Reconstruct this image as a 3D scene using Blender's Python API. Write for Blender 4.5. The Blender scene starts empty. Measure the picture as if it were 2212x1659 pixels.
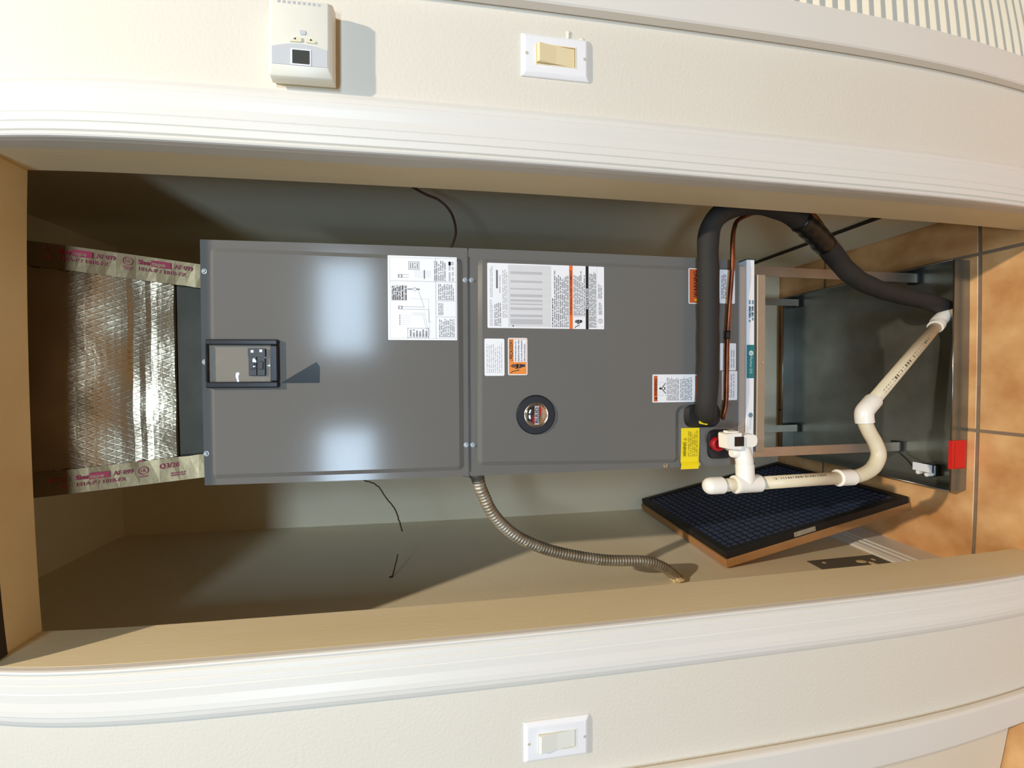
import bpy, bmesh, math, random
from mathutils import Vector, Matrix
R = random.Random(7)
SC = bpy.context.scene
COL = SC.collection
PI = math.pi

# ------------------------------------------------------------------ camera
# wide phone lens held on its side, with its own barrel distortion (lens polynomial)
cam_data = bpy.data.cameras.new('camera')
cam = bpy.data.objects.new('camera', cam_data)
COL.objects.link(cam)
SC.camera = cam
cam_data.type = 'PANO'
cam_data.sensor_fit = 'HORIZONTAL'
cam_data.sensor_width = 36.0
cam_data.sensor_height = 27.0
cam_data.clip_start = 0.01
KP = (0.0, -0.06809246164833013, 0.0, 0.00010413740390216834, -2.722493454840952e-06)
lens = cam_data if hasattr(cam_data, 'panorama_type') else cam_data.cycles
lens.panorama_type = 'FISHEYE_LENS_POLYNOMIAL'
lens.fisheye_fov = math.radians(179.0)
for i_, k_ in enumerate(KP):
    setattr(lens, 'fisheye_polynomial_k%d' % i_, k_)
right = Vector((-0.0047981, -0.14755697, -0.98904192))
down = Vector((-0.99974137, -0.02127908, 0.00802468))
fwd = Vector((-0.02223, 0.98882463, -0.14741671))
up, back = -down, -fwd
cam.matrix_world = Matrix(((right.x, up.x, back.x, 0.04338401),
                           (right.y, up.y, back.y, -0.66928562),
                           (right.z, up.z, back.z, 1.34839125),
                           (0, 0, 0, 1)))

# ------------------------------------------------------------------ view, world, lights
vs = SC.view_settings
vs.view_transform = 'Standard'
vs.look = 'None'
vs.gamma = 1.0
vs.use_curve_mapping = False
vs.exposure = 0.22
try:
    SC.cycles.use_denoising = True
    SC.cycles.max_bounces = 8
    SC.cycles.diffuse_bounces = 5
    SC.cycles.glossy_bounces = 4
    SC.cycles.transparent_max_bounces = 8
    SC.cycles.sample_clamp_indirect = 6.0
    SC.cycles.blur_glossy = 0.5
except Exception:
    pass
world = bpy.data.worlds.new('world')
SC.world = world
world.use_nodes = True
bg = world.node_tree.nodes['Background']
bg.inputs[0].default_value = (0.55, 0.75, 1.0, 1)
bg.inputs[1].default_value = 0.5

def add_light(name, kind, loc, energy, color, rot=(0, 0, 0), **kw):
    d = bpy.data.lights.new(name, kind)
    d.energy = energy
    d.color = color
    for k, v in kw.items():
        setattr(d, k, v)
    o = bpy.data.objects.new(name, d)
    o.location = loc
    o.rotation_euler = rot
    COL.objects.link(o)
    return o

LAMP = Vector((1.0, -1.42, 4.32))
d_ = (Vector((0.0, 0.0, 0.5)) - LAMP).to_track_quat('-Z', 'Y').to_euler()
add_light('ceiling_spot', 'SPOT', LAMP, 395, (1.0, 0.84, 0.65), d_, spot_size=math.radians(70), spot_blend=1.0, shadow_soft_size=0.035)
# two high windows in the wall behind the photographer
WIN_Y = -3.6
WINS = ((0.25, 1.25, 2.13, 2.70), (-1.42, -0.50, 2.13, 2.70))
for n_, (x0_, x1_, z0_, z1_) in enumerate(WINS):
    add_light('window_daylight', 'AREA', ((x0_ + x1_) / 2, WIN_Y - 0.02, (z0_ + z1_) / 2), 68, (0.60, 0.80, 1.0),
              (math.radians(90), 0, 0), shape='RECTANGLE', size=x1_ - x0_, size_y=z1_ - z0_)

# ------------------------------------------------------------------ materials
def lin(c):
    return tuple((v / 255 / 12.92) if v / 255 <= 0.04045 else ((v / 255 + 0.055) / 1.055) ** 2.4 for v in c)

MATS = {}
def mat(name, rgb, rough=0.6, metal=0.0, var=0.0, vscale=8.0, bump=0.0, bscale=40.0, rgb2=None, coat=0.0, spec=0.5, stretch=None, detail=4.0):
    if name in MATS:
        return MATS[name]
    m = bpy.data.materials.new(name)
    m.use_nodes = True
    nt = m.node_tree
    p = nt.nodes['Principled BSDF']
    c = lin(rgb)
    p.inputs['Base Color'].default_value = (*c, 1)
    p.inputs['Roughness'].default_value = rough
    p.inputs['Metallic'].default_value = metal
    p.inputs['Specular IOR Level'].default_value = spec
    p.inputs['Coat Weight'].default_value = coat
    tc = nt.nodes.new('ShaderNodeTexCoord')
    src = tc.outputs['Object']
    if stretch:
        mp = nt.nodes.new('ShaderNodeMapping')
        mp.inputs['Scale'].default_value = stretch
        nt.links.new(src, mp.inputs[0])
        src = mp.outputs[0]
    if var or rgb2:
        nz = nt.nodes.new('ShaderNodeTexNoise')
        nz.inputs['Scale'].default_value = vscale
        nz.inputs['Detail'].default_value = detail
        nt.links.new(src, nz.inputs['Vector'])
        rp = nt.nodes.new('ShaderNodeValToRGB')
        rp.color_ramp.elements[0].position = 0.3
        rp.color_ramp.elements[1].position = 0.7
        c2 = lin(rgb2) if rgb2 else tuple(v * (1 - var) for v in c)
        rp.color_ramp.elements[0].color = (*c2, 1)
        rp.color_ramp.elements[1].color = (*c, 1)
        nt.links.new(nz.outputs[0], rp.inputs[0])
        nt.links.new(rp.outputs[0], p.inputs['Base Color'])
    if bump:
        nb = nt.nodes.new('ShaderNodeTexNoise')
        nb.inputs['Scale'].default_value = bscale
        nb.inputs['Detail'].default_value = 3.0
        nt.links.new(src, nb.inputs['Vector'])
        bp = nt.nodes.new('ShaderNodeBump')
        bp.inputs['Strength'].default_value = bump
        bp.inputs['Distance'].default_value = 0.002
        nt.links.new(nb.outputs[0], bp.inputs['Height'])
        nt.links.new(bp.outputs[0], p.inputs['Normal'])
    MATS[name] = m
    return m

WALL = mat('wall_paint', (226, 220, 206), 0.55, var=0.02, vscale=3, bump=0.25, bscale=170)
CLOSET = mat('closet_paint', (238, 228, 200), 0.6, var=0.05, vscale=2.5, bump=0.2, bscale=150)
JAMB = mat('jamb_paint', (240, 226, 190), 0.5, rgb2=(230, 212, 170), vscale=2.2, bump=0.12, bscale=60, stretch=(3, 3, 0.6))
TRIM = mat('trim_paint', (230, 227, 219), 0.4, var=0.03, vscale=3, bump=0.1, bscale=60, stretch=(2, 2, 0.5))
DOORP = mat('door_paint', (230, 221, 202), 0.3, bump=0.05, bscale=20)
ROOM = mat('room_paint', (128, 108, 82), 0.7)
CEIL = mat('ceiling_paint', (186, 166, 134), 0.9, bump=0.3, bscale=60)
TILE = mat('tan_tile', (240, 194, 136), 0.35, rgb2=(198, 138, 82), vscale=9, bump=0.4, bscale=22, detail=9)
GROUT = mat('grout', (142, 122, 100), 0.9, var=0.2, vscale=30)
PAINT = mat('grey_cabinet_paint', (108, 107, 104), 0.14, var=0.03, vscale=5, bump=0.02, bscale=9, spec=0.22)
PAINT_D = mat('grey_cabinet_side', (110, 110, 108), 0.3)
STEEL = mat('screw_steel', (205, 203, 198), 0.3, 1.0)
GALV = mat('galvanised_steel', (158, 158, 155), 0.22, 1.0, rgb2=(132, 132, 130), vscale=14, bump=0.06, bscale=18)
PAN = mat('drain_pan_steel', (150, 152, 144), 0.24, 0.8, rgb2=(124, 126, 120), vscale=9, bump=0.05, bscale=7)
ANGLE = mat('angle_iron', (196, 184, 168), 0.42, 0.85, var=0.12, vscale=20, bump=0.05, bscale=30)
BAR = mat('rack_lip', (176, 164, 146), 0.5, 0.6, var=0.1, vscale=12)
RUBBER = mat('black_rubber', (22, 22, 22), 0.6)
FOAM = mat('black_foam_insulation', (38, 36, 34), 0.75, bump=0.3, bscale=120)
TAPE_B = mat('black_tape', (16, 15, 15), 0.35, bump=0.4, bscale=35)
COPPER = mat('copper', (164, 100, 68), 0.38, 0.9, rgb2=(88, 48, 34), vscale=18, stretch=(1, 1, 1))
COPPER_D = mat('copper_tarnish', (60, 48, 42), 0.6, 0.6)
PVC = mat('cream_pvc_pipe', (226, 214, 184), 0.4, var=0.06, vscale=20)
PVC_W = mat('white_pvc_fitting', (246, 242, 232), 0.3, var=0.03, vscale=25)
FLEX = mat('flexible_conduit_metal', (186, 178, 160), 0.48, 0.65, rgb2=(150, 138, 116), vscale=30, bump=0.1, bscale=50)
DIECAST = mat('diecast_zinc', (112, 112, 106), 0.5, 0.8)
CAULK = mat('old_caulk', (226, 208, 164), 0.8, bump=0.8, bscale=90)
WHITE_L = mat('label_white', (236, 238, 242), 0.35)
CREAM_L = mat('label_cream', (226, 222, 204), 0.5)
INK = mat('label_ink', (42, 40, 44), 0.5)
INK_G = mat('label_ink_grey', (142, 142, 146), 0.5)
INK_L = mat('label_ink_light', (184, 184, 188), 0.5)
GREY_F = mat('label_grey_field', (212, 212, 214), 0.45)
ORANGE = mat('label_orange', (232, 112, 44), 0.45)
ORANGE_B = mat('label_amber', (230, 138, 54), 0.45)
RUST = mat('label_rust_orange', (196, 92, 46), 0.45)
YELLOW = mat('tag_yellow', (240, 214, 22), 0.5)
TAG_INK = mat('tag_ink', (70, 60, 6), 0.5)
TAG_INK2 = mat('tag_ink_pale', (176, 154, 20), 0.5)
BLACK_L = mat('label_black', (30, 27, 27), 0.4)
TEAL = mat('label_teal', (14, 118, 124), 0.45)
BLUE_I = mat('label_blue_ink', (104, 140, 158), 0.5)
PALE_T = mat('label_pale_teal', (190, 214, 210), 0.5)
RED_S = mat('red_sticker', (226, 30, 24), 0.45)
RED_D = mat('red_sticker_line', (150, 14, 12), 0.45)
RED_P = mat('red_plug', (170, 22, 34), 0.4)
BADGE = mat('badge_black', (28, 31, 38), 0.45)
CHROME = mat('chrome', (190, 190, 205), 0.08, 1.0)
RIM = mat('badge_rim', (240, 228, 200), 0.2, 1.0)
BRED = mat('badge_red', (190, 40, 44), 0.25, 0.3)
BLACK_P = mat('black_plastic', (30, 31, 36), 0.3)
BREAKER = mat('breaker_plastic', (48, 50, 54), 0.4)
RECESS = mat('grey_recess', (122, 116, 104), 0.5)
TS_BODY = mat('thermostat_shell', (232, 230, 216), 0.4, var=0.03, vscale=20)
TS_BASE = mat('thermostat_base', (198, 186, 152), 0.5)
TS_GREY = mat('thermostat_grey_panel', (200, 203, 206), 0.4)
TS_LCD = mat('lcd_glass', (72, 74, 70), 0.15)
TS_BTN = mat('button_ivory', (226, 222, 192), 0.5)
PLATE_W = mat('switch_plate_white', (240, 240, 242), 0.25)
ROCK_IV = mat('ivory_rocker', (236, 218, 176), 0.3)
ROCK_W = mat('white_rocker', (236, 235, 224), 0.3)
CARD = mat('cardboard', (176, 128, 78), 0.8, var=0.12, vscale=25, bump=0.1, bscale=120)
CARD_P = mat('cardboard_print', (166, 132, 118), 0.8)
FILT = mat('black_filter_frame', (24, 22, 20), 0.6)
MESHB = mat('blue_filter_mesh', (40, 56, 88), 0.45)
MESHK = mat('black_filter_backing', (10, 11, 15), 0.8)
WIRE_B = mat('brown_wire', (66, 40, 28), 0.6)
WIRE_REFL = mat('wire_reflection_grey', (176, 172, 160), 0.4)
PATCH = mat('grey_patch', (104, 102, 94), 0.55, var=0.1, vscale=40)
TRACK_GAP = mat('dark_track_gap_shade', (52, 38, 26), 0.6)
MAGENTA = mat('tape_print_red', (150, 20, 60), 0.5)
MAGENTA_L = mat('tape_print_pink', (146, 64, 74), 0.5)

def foil_mat():
    m = bpy.data.materials.new('foil_facing')
    m.use_nodes = True
    nt = m.node_tree
    p = nt.nodes['Principled BSDF']
    p.inputs['Base Color'].default_value = (*lin((206, 190, 162)), 1)
    p.inputs['Metallic'].default_value = 1.0
    p.inputs['Roughness'].default_value = 0.26
    tc = nt.nodes.new('ShaderNodeTexCoord')
    def wave(rot, scale):
        mp = nt.nodes.new('ShaderNodeMapping')
        mp.inputs['Rotation'].default_value = (0, rot, 0)
        nt.links.new(tc.outputs['Object'], mp.inputs[0])
        w = nt.nodes.new('ShaderNodeTexWave')
        w.bands_direction = 'X'
        w.inputs['Scale'].default_value = scale
        w.inputs['Distortion'].default_value = 0.6
        w.inputs['Detail Scale'].default_value = 4
        nt.links.new(mp.outputs[0], w.inputs['Vector'])
        pw = nt.nodes.new('ShaderNodeMath')
        pw.operation = 'POWER'
        pw.inputs[1].default_value = 14
        nt.links.new(w.outputs['Fac'], pw.inputs[0])
        return pw
    a, b = wave(math.radians(20), 30), wave(math.radians(-20), 30)
    mx = nt.nodes.new('ShaderNodeMath')
    mx.operation = 'MAXIMUM'
    nt.links.new(a.outputs[0], mx.inputs[0])
    nt.links.new(b.outputs[0], mx.inputs[1])
    nz = nt.nodes.new('ShaderNodeTexNoise')
    nz.inputs['Scale'].default_value = 14
    nz.inputs['Detail'].default_value = 6
    nz.inputs['Distortion'].default_value = 0.6
    nt.links.new(tc.outputs['Object'], nz.inputs['Vector'])
    b1 = nt.nodes.new('ShaderNodeBump')
    b1.inputs['Strength'].default_value = 0.24
    b1.inputs['Distance'].default_value = 0.0012
    nt.links.new(mx.outputs[0], b1.inputs['Height'])
    b2 = nt.nodes.new('ShaderNodeBump')
    b2.inputs['Strength'].default_value = 0.3
    b2.inputs['Distance'].default_value = 0.008
    nt.links.new(nz.outputs[0], b2.inputs['Height'])
    nt.links.new(b1.outputs[0], b2.inputs['Normal'])
    nt.links.new(b2.outputs[0], p.inputs['Normal'])
    return m
FOIL = foil_mat()
FOIL_T = mat('foil_tape', (150, 132, 100), 0.4, 0.85, bump=0.5, bscale=30)
FOIL_E = mat('torn_foil_edge', (150, 146, 134), 0.35, 1.0, bump=0.9, bscale=24)

def film_mat(name, weight, tint=(1, 1, 1), bump=0.0, bscale=20):
    m = bpy.data.materials.new(name)
    m.use_nodes = True
    nt = m.node_tree
    nt.nodes.remove(nt.nodes['Principled BSDF'])
    out = nt.nodes['Material Output']
    tr = nt.nodes.new('ShaderNodeBsdfTransparent')
    tr.inputs[0].default_value = (*tint, 1)
    gl = nt.nodes.new('ShaderNodeBsdfGlossy')
    gl.inputs['Roughness'].default_value = 0.06
    fr = nt.nodes.new('ShaderNodeFresnel')
    fr.inputs[0].default_value = 1.45
    ad = nt.nodes.new('ShaderNodeMath')
    ad.operation = 'ADD'
    ad.inputs[1].default_value = weight
    nt.links.new(fr.outputs[0], ad.inputs[0])
    mx = nt.nodes.new('ShaderNodeMixShader')
    nt.links.new(ad.outputs[0], mx.inputs[0])
    nt.links.new(tr.outputs[0], mx.inputs[1])
    nt.links.new(gl.outputs[0], mx.inputs[2])
    nt.links.new(mx.outputs[0], out.inputs[0])
    if bump:
        tc = nt.nodes.new('ShaderNodeTexCoord')
        nz = nt.nodes.new('ShaderNodeTexNoise')
        nz.inputs['Scale'].default_value = bscale
        nt.links.new(tc.outputs['Object'], nz.inputs['Vector'])
        bp = nt.nodes.new('ShaderNodeBump')
        bp.inputs['Strength'].default_value = bump
        bp.inputs['Distance'].default_value = 0.01
        nt.links.new(nz.outputs[0], bp.inputs['Height'])
        nt.links.new(bp.outputs[0], gl.inputs['Normal'])
    return m
FILM = film_mat('clear_film', 0.02, bump=0.5, bscale=22)
FILM2 = film_mat('clear_sticker', 0.05, (0.93, 0.95, 0.97))
GLASS = film_mat('window_glass', 0.0)

# ------------------------------------------------------------------ mesh helpers
def add_box(bm, x0, x1, y0, y1, z0, z1, bevel=0.0, seg=1):
    vs_ = [bm.verts.new((x, y, z)) for x in (x0, x1) for y in (y0, y1) for z in (z0, z1)]
    F = [(0, 1, 3, 2), (4, 6, 7, 5), (0, 4, 5, 1), (2, 3, 7, 6), (0, 2, 6, 4), (1, 5, 7, 3)]
    fs = [bm.faces.new([vs_[i] for i in f]) for f in F]
    if bevel:
        es = list({e for f in fs for e in f.edges})
        bmesh.ops.bevel(bm, geom=es, offset=bevel, segments=seg, affect='EDGES', profile=0.5)
    return vs_

def box_bm(*a, **k):
    bm = bmesh.new()
    add_box(bm, *a, **k)
    return bm

def obj(name, bm, material, parent=None, smooth=False, recalc=True):
    me = bpy.data.meshes.new(name)
    if recalc:
        bmesh.ops.recalc_face_normals(bm, faces=bm.faces)
    bm.to_mesh(me)
    bm.free()
    for m in (material if isinstance(material, (list, tuple)) else [material]):
        me.materials.append(m)
    if smooth:
        for p in me.polygons:
            p.use_smooth = True
    o = bpy.data.objects.new(name, me)
    COL.objects.link(o)
    if parent:
        o.parent = parent
        o.matrix_parent_inverse = parent.matrix_world.inverted() if parent.type != 'EMPTY' else Matrix.Translation(-parent.location)
    return o

def thing(name, label, cat, loc=(0, 0, 0), group=None):
    o = bpy.data.objects.new(name, None)
    o.empty_display_size = 0.05
    o.location = loc
    COL.objects.link(o)
    o['label'] = label
    o['category'] = cat
    if group:
        o['group'] = group
    return o

def tag(o, label, cat, group=None):
    o['label'] = label
    o['category'] = cat
    if group:
        o['group'] = group
    return o

def struct(name, bm, m, label=None, cat=None, smooth=False):
    o = obj(name, bm, m, smooth=smooth)
    o['kind'] = 'structure'
    if label:
        o['label'] = label
        o['category'] = cat
    return o

def spline(pts, n=8):
    P = [Vector(p) for p in pts]
    P = [P[0] * 2 - P[1]] + P + [P[-1] * 2 - P[-2]]
    out = []
    for i in range(1, len(P) - 2):
        a, b, c, d = P[i - 1], P[i], P[i + 1], P[i + 2]
        for k in range(n):
            t = k / n
            out.append(0.5 * (2 * b + (c - a) * t + (2 * a - 5 * b + 4 * c - d) * t * t + (3 * b - a - 3 * c + d) * t ** 3))
    out.append(P[-2])
    return out

def resample(path, step):
    out = [path[0].copy()]
    acc = 0.0
    for a, b in zip(path, path[1:]):
        L = (b - a).length
        if L < 1e-9:
            continue
        t = step - acc
        while t <= L:
            out.append(a.lerp(b, t / L))
            t += step
        acc = (acc + L) % step
    out.append(path[-1].copy())
    return out

def add_tube(bm, path, radius, sides=16, cap=True):
    """radius: number or function of the index"""
    path = [Vector(p) for p in path]
    n = len(path)
    T = [(path[min(i + 1, n - 1)] - path[max(i - 1, 0)]).normalized() for i in range(n)]
    ref = Vector((0, 0, 1)) if abs(T[0].z) < 0.9 else Vector((1, 0, 0))
    u = T[0].cross(ref).normalized()
    rings = []
    for i in range(n):
        u = (u - T[i] * u.dot(T[i])).normalized()
        v = T[i].cross(u)
        r = radius(i) if callable(radius) else radius
        rings.append([bm.verts.new(path[i] + (u * math.cos(2 * PI * k / sides) + v * math.sin(2 * PI * k / sides)) * r) for k in range(sides)])
    for a, b in zip(rings, rings[1:]):
        for k in range(sides):
            bm.faces.new((a[k], a[(k + 1) % sides], b[(k + 1) % sides], b[k]))
    if cap:
        bm.faces.new(rings[0][::-1])
        bm.faces.new(rings[-1])
    return rings

def tube_bm(path, radius, sides=16):
    bm = bmesh.new()
    add_tube(bm, path, radius, sides)
    return bm

def lathe_path(axis_pts_radii):
    """tube with a list of (point, radius)"""
    bm = bmesh.new()
    pts = [p for p, _ in axis_pts_radii]
    rr = [r for _, r in axis_pts_radii]
    pts2 = []
    for i, p in enumerate(pts):      # keep coincident rings apart by a hair
        q = Vector(p)
        if pts2 and (q - pts2[-1]).length < 1e-6:
            q = q + (Vector(pts[-1]) - Vector(pts[0])).normalized() * 1e-5
        pts2.append(q)
    d = (Vector(pts[-1]) - Vector(pts[0])).normalized()
    ref = Vector((0, 0, 1)) if abs(d.z) < 0.9 else Vector((1, 0, 0))
    u = d.cross(ref).normalized()
    v = d.cross(u)
    S = 28
    rings = [[bm.verts.new(p + (u * math.cos(2 * PI * k / S) + v * math.sin(2 * PI * k / S)) * r) for k in range(S)] for p, r in zip(pts2, rr)]
    for a, b in zip(rings, rings[1:]):
        for k in range(S):
            bm.faces.new((a[k], a[(k + 1) % S], b[(k + 1) % S], b[k]))
    bm.faces.new(rings[0][::-1])
    bm.faces.new(rings[-1])
    return bm

def round_poly(pts, r, seg=5):
    out = []
    n = len(pts)
    for i in range(n):
        p, a, b = Vector(pts[i]), Vector(pts[i - 1]), Vector(pts[(i + 1) % n])
        da, db = (a - p), (b - p)
        rr = min(r, da.length * 0.49, db.length * 0.49)
        s, e = p + da.normalized() * rr, p + db.normalized() * rr
        for k in range(seg + 1):
            t = k / seg
            out.append((1 - t) ** 2 * s + 2 * t * (1 - t) * p + t * t * e)
    return out

def offset_poly(pts, d):
    n = len(pts)
    ar = sum(pts[i].x * pts[(i + 1) % n].y - pts[(i + 1) % n].x * pts[i].y for i in range(n))
    s = 1 if ar > 0 else -1
    out = []
    for i in range(n):
        a, p, b = pts[i - 1], pts[i], pts[(i + 1) % n]
        t = ((b - p).normalized() + (p - a).normalized())
        t = t.normalized() if t.length > 1e-9 else (b - p).normalized()
        nrm = Vector((-t.y, t.x)) * s
        c = max(0.5, abs(nrm.dot(Vector((-(b - p).y, (b - p).x)).normalized())))
        out.append(p + nrm * d / c)
    return out

def add_xz_prism(bm, pts, y_back, y_front, inset=0.0):
    """polygon in the X-Z plane given a thickness; the front (lower y) may be inset for a sloped edge"""
    top = offset_poly(pts, inset) if inset else pts
    A = [bm.verts.new((p.x, y_back, p.y)) for p in pts]
    B = [bm.verts.new((p.x, y_front, p.y)) for p in top]
    n = len(pts)
    bm.faces.new(A)
    bm.faces.new(B[::-1])
    for i in range(n):
        bm.faces.new((A[i], A[(i + 1) % n], B[(i + 1) % n], B[i]))

def disc_pts(cx, cz, r, n=40):
    return [Vector((cx + r * math.cos(2 * PI * k / n), cz + r * math.sin(2 * PI * k / n))) for k in range(n)]

def rect_pts(x0, x1, z0, z1):
    return [Vector((x0, z0)), Vector((x1, z0)), Vector((x1, z1)), Vector((x0, z1))]

# flat print on a front-facing plane: coloured quads, polygons and lettering joined in one mesh
class Print:
    def __init__(self, y, origin=(0, 0), ex=(1, 0), ez=(0, 1)):
        self.v, self.f, self.m, self.mats = [], [], [], []
        self.y, self.o, self.ex, self.ez = y, origin, ex, ez
        self.tilt = (0.0, 0.0)
    def slot(self, m):
        if m not in self.mats:
            self.mats.append(m)
        return self.mats.index(m)
    def put(self, a, b, lay):
        z = self.o[1] + a * self.ex[1] + b * self.ez[1]
        return (self.o[0] + a * self.ex[0] + b * self.ez[0], self.y - lay * 0.00012 - self.tilt[0] * (z - self.tilt[1]), z)
    def poly(self, pts, m, lay=0):
        i = len(self.v)
        self.v += [self.put(p[0], p[1], lay) for p in pts]
        self.f.append(tuple(range(i, i + len(pts))))
        self.m.append(self.slot(m))
    def rect(self, x0, x1, z0, z1, m, lay=0):
        self.poly([(x0, z0), (x1, z0), (x1, z1), (x0, z1)], m, lay)
    def ring(self, cx, cz, r0, r1, m, lay=0, n=24, sx=1.0):
        for k in range(n):
            a, b = 2 * PI * k / n, 2 * PI * (k + 1) / n
            self.poly([(cx + sx * r0 * math.cos(a), cz + r0 * math.sin(a)), (cx + sx * r1 * math.cos(a), cz + r1 * math.sin(a)),
                       (cx + sx * r1 * math.cos(b), cz + r1 * math.sin(b)), (cx + sx * r0 * math.cos(b), cz + r0 * math.sin(b))], m, lay)
    def disc(self, cx, cz, r, m, lay=0, n=20):
        self.poly([(cx + r * math.cos(2 * PI * k / n), cz + r * math.sin(2 * PI * k / n)) for k in range(n)], m, lay)
    def line(self, pts, w, m, lay=0):
        for a, b in zip(pts, pts[1:]):
            a, b = Vector(a), Vector(b)
            t = (b - a)
            if t.length < 1e-7:
                continue
            t = t.normalized() * w / 2
            n = Vector((-t.y, t.x))
            self.poly([a - n - t, b - n + t, b + n + t, a + n - t], m, lay)
    def rows(self, x0, x1, z0, z1, n, m, fill=0.92, seed=1, thick=0.55, ragged=0.25, lay=0, word=6.0):
        """n rows of small words too fine to read"""
        r = random.Random(seed)
        h = (z1 - z0) / n
        for k in range(n):
            zc = z1 - (k + 0.5) * h
            end = x1 - (x1 - x0) * ragged * r.random() * (1 if k % 3 == 2 else 0.4)
            x = x0
            while x < end:
                w = h * thick * (1.0 + word * r.random())
                e = min(end, x + w)
                self.rect(x, e, zc - h * thick / 2, zc + h * thick / 2, m, lay)
                x = e + h * 0.45 / max(fill, 0.1)
    def text(self, s, x, z, size, m, width=None, align='LEFT', lay=0, bold=0.0):
        c = bpy.data.curves.new('lettering', 'FONT')
        c.body = s
        c.size = 1.0
        c.resolution_u = 2
        c.offset = bold
        o = bpy.data.objects.new('lettering', c)
        COL.objects.link(o)
        me = bpy.data.meshes.new_from_object(o)
        bpy.data.objects.remove(o)
        bpy.data.curves.remove(c)
        if not me.vertices:
            return
        xs = [v.co.x for v in me.vertices]
        zs = [v.co.y for v in me.vertices]
        w0, w1, z0 = min(xs), max(xs), 0.0
        sz = size / 0.7
        sx = (width / (w1 - w0)) if width else sz
        off = {'LEFT': 0, 'CENTER': -(w1 - w0) * sx / 2, 'RIGHT': -(w1 - w0) * sx}[align]
        i = len(self.v)
        self.v += [self.put(x + off + (v.co.x - w0) * sx, z + v.co.y * sz, lay) for v in me.vertices]
        s_ = self.slot(m)
        for p in me.polygons:
            self.f.append(tuple(i + k for k in p.vertices))
            self.m.append(s_)
        bpy.data.meshes.remove(me)
    def build(self, name, parent):
        me = bpy.data.meshes.new(name)
        me.from_pydata(self.v, [], self.f)
        for m in self.mats:
            me.materials.append(m)
        me.polygons.foreach_set('material_index', self.m)
        o = bpy.data.objects.new(name, me)
        if name == 'print':
            o['kind'] = 'stuff'      # lettering too fine to pick apart
        COL.objects.link(o)
        o.parent = parent
        o.matrix_parent_inverse = parent.matrix_world.inverted() if parent.type != 'EMPTY' else Matrix.Translation(-parent.location)
        return o

# ------------------------------------------------------------------ room shell
HW, HT = 0.381, 2.03            # half width and height of the closet opening
WB = 0.0996                     # back of the front wall
RX0, RX1, RTOP = -2.6, 2.9, 4.5
# front wall with its three openings
bm = bmesh.new()
JT = 0.018
for x0, x1, z0, z1 in ((RX0, -1.52, 0, RTOP), (-0.742, -HW - JT, 0, HT + JT), (HW + JT, 0.706, 0, HT + JT), (1.52, RX1, 0, RTOP),
                       (-1.52, 1.52, HT + JT, RTOP)):
    add_box(bm, x0, x1, 0, WB, z0, z1)
struct('wall_front', bm, WALL, 'white wall face around the closet opening', 'wall')
bm = bmesh.new()                # wall behind the camera with two high windows
yy0, yy1 = WIN_Y - 0.12, WIN_Y
zs0, zs1 = WINS[0][2], WINS[0][3]
xs_ = [RX0, WINS[1][0], WINS[1][1], WINS[0][0], WINS[0][1], RX1]
for a, b in ((0, 1), (2, 3), (4, 5)):
    add_box(bm, xs_[a], xs_[b], yy0, yy1, zs0, zs1)
add_box(bm, RX0, RX1, yy0, yy1, 0, zs0)
add_box(bm, RX0, RX1, yy0, yy1, zs1, RTOP)
struct('wall_rear', bm, ROOM, 'tan wall behind the photographer with two high windows', 'wall')
struct('wall_west', box_bm(RX0 - 0.1, RX0, yy0, 1.0, 0, RTOP), ROOM, 'tan side wall of the room beyond the plain door', 'wall')
struct('wall_east', box_bm(RX1, RX1 + 0.1, yy0, 1.0, 0, RTOP), ROOM, 'tan side wall of the room beyond the louvred door', 'wall')
struct('ceiling', box_bm(RX0, RX1, yy0, WB, RTOP, RTOP + 0.1), CEIL, 'high white ceiling of the room', 'ceiling')
for n_, (x0_, x1_, z0_, z1_) in enumerate(WINS):
    bm = bmesh.new()
    for a in ((x0_, x0_ + 0.03, z0_, z1_), (x1_ - 0.03, x1_, z0_, z1_), (x0_ + 0.03, x1_ - 0.03, z0_, z0_ + 0.03), (x0_ + 0.03, x1_ - 0.03, z1_ - 0.03, z1_)):
        add_box(bm, a[0], a[1], WIN_Y - 0.01, WIN_Y + 0.015, a[2], a[3])
    struct('window_%d' % (n_ + 1), bm, TRIM, ('wider of the two high windows in the rear wall', 'narrower of the two high windows in the rear wall')[n_], 'window')

# closet walls
CL, CR, CB, CT = -0.49, 0.470, 0.87, 2.44
struct('wall_left', box_bm(CL - 0.08, CL, WB, CB + 0.1, 0, CT + 0.08), CLOSET, 'cream closet side wall where the conduit ends', 'wall')
struct('wall_right', box_bm(CR, CR + 0.08, WB, CB + 0.1, 0, CT + 0.08), CLOSET, 'shadowed closet side wall behind the black pipe', 'wall')
struct('wall_back', box_bm(CL, CR, CB, CB + 0.1, 0, CT + 0.08), CLOSET, 'cream back wall of the closet', 'wall')
struct('ceiling', box_bm(CL, CR, WB, CB, CT, CT + 0.08), CLOSET, 'closet ceiling above the foil duct', 'ceiling')

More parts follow.
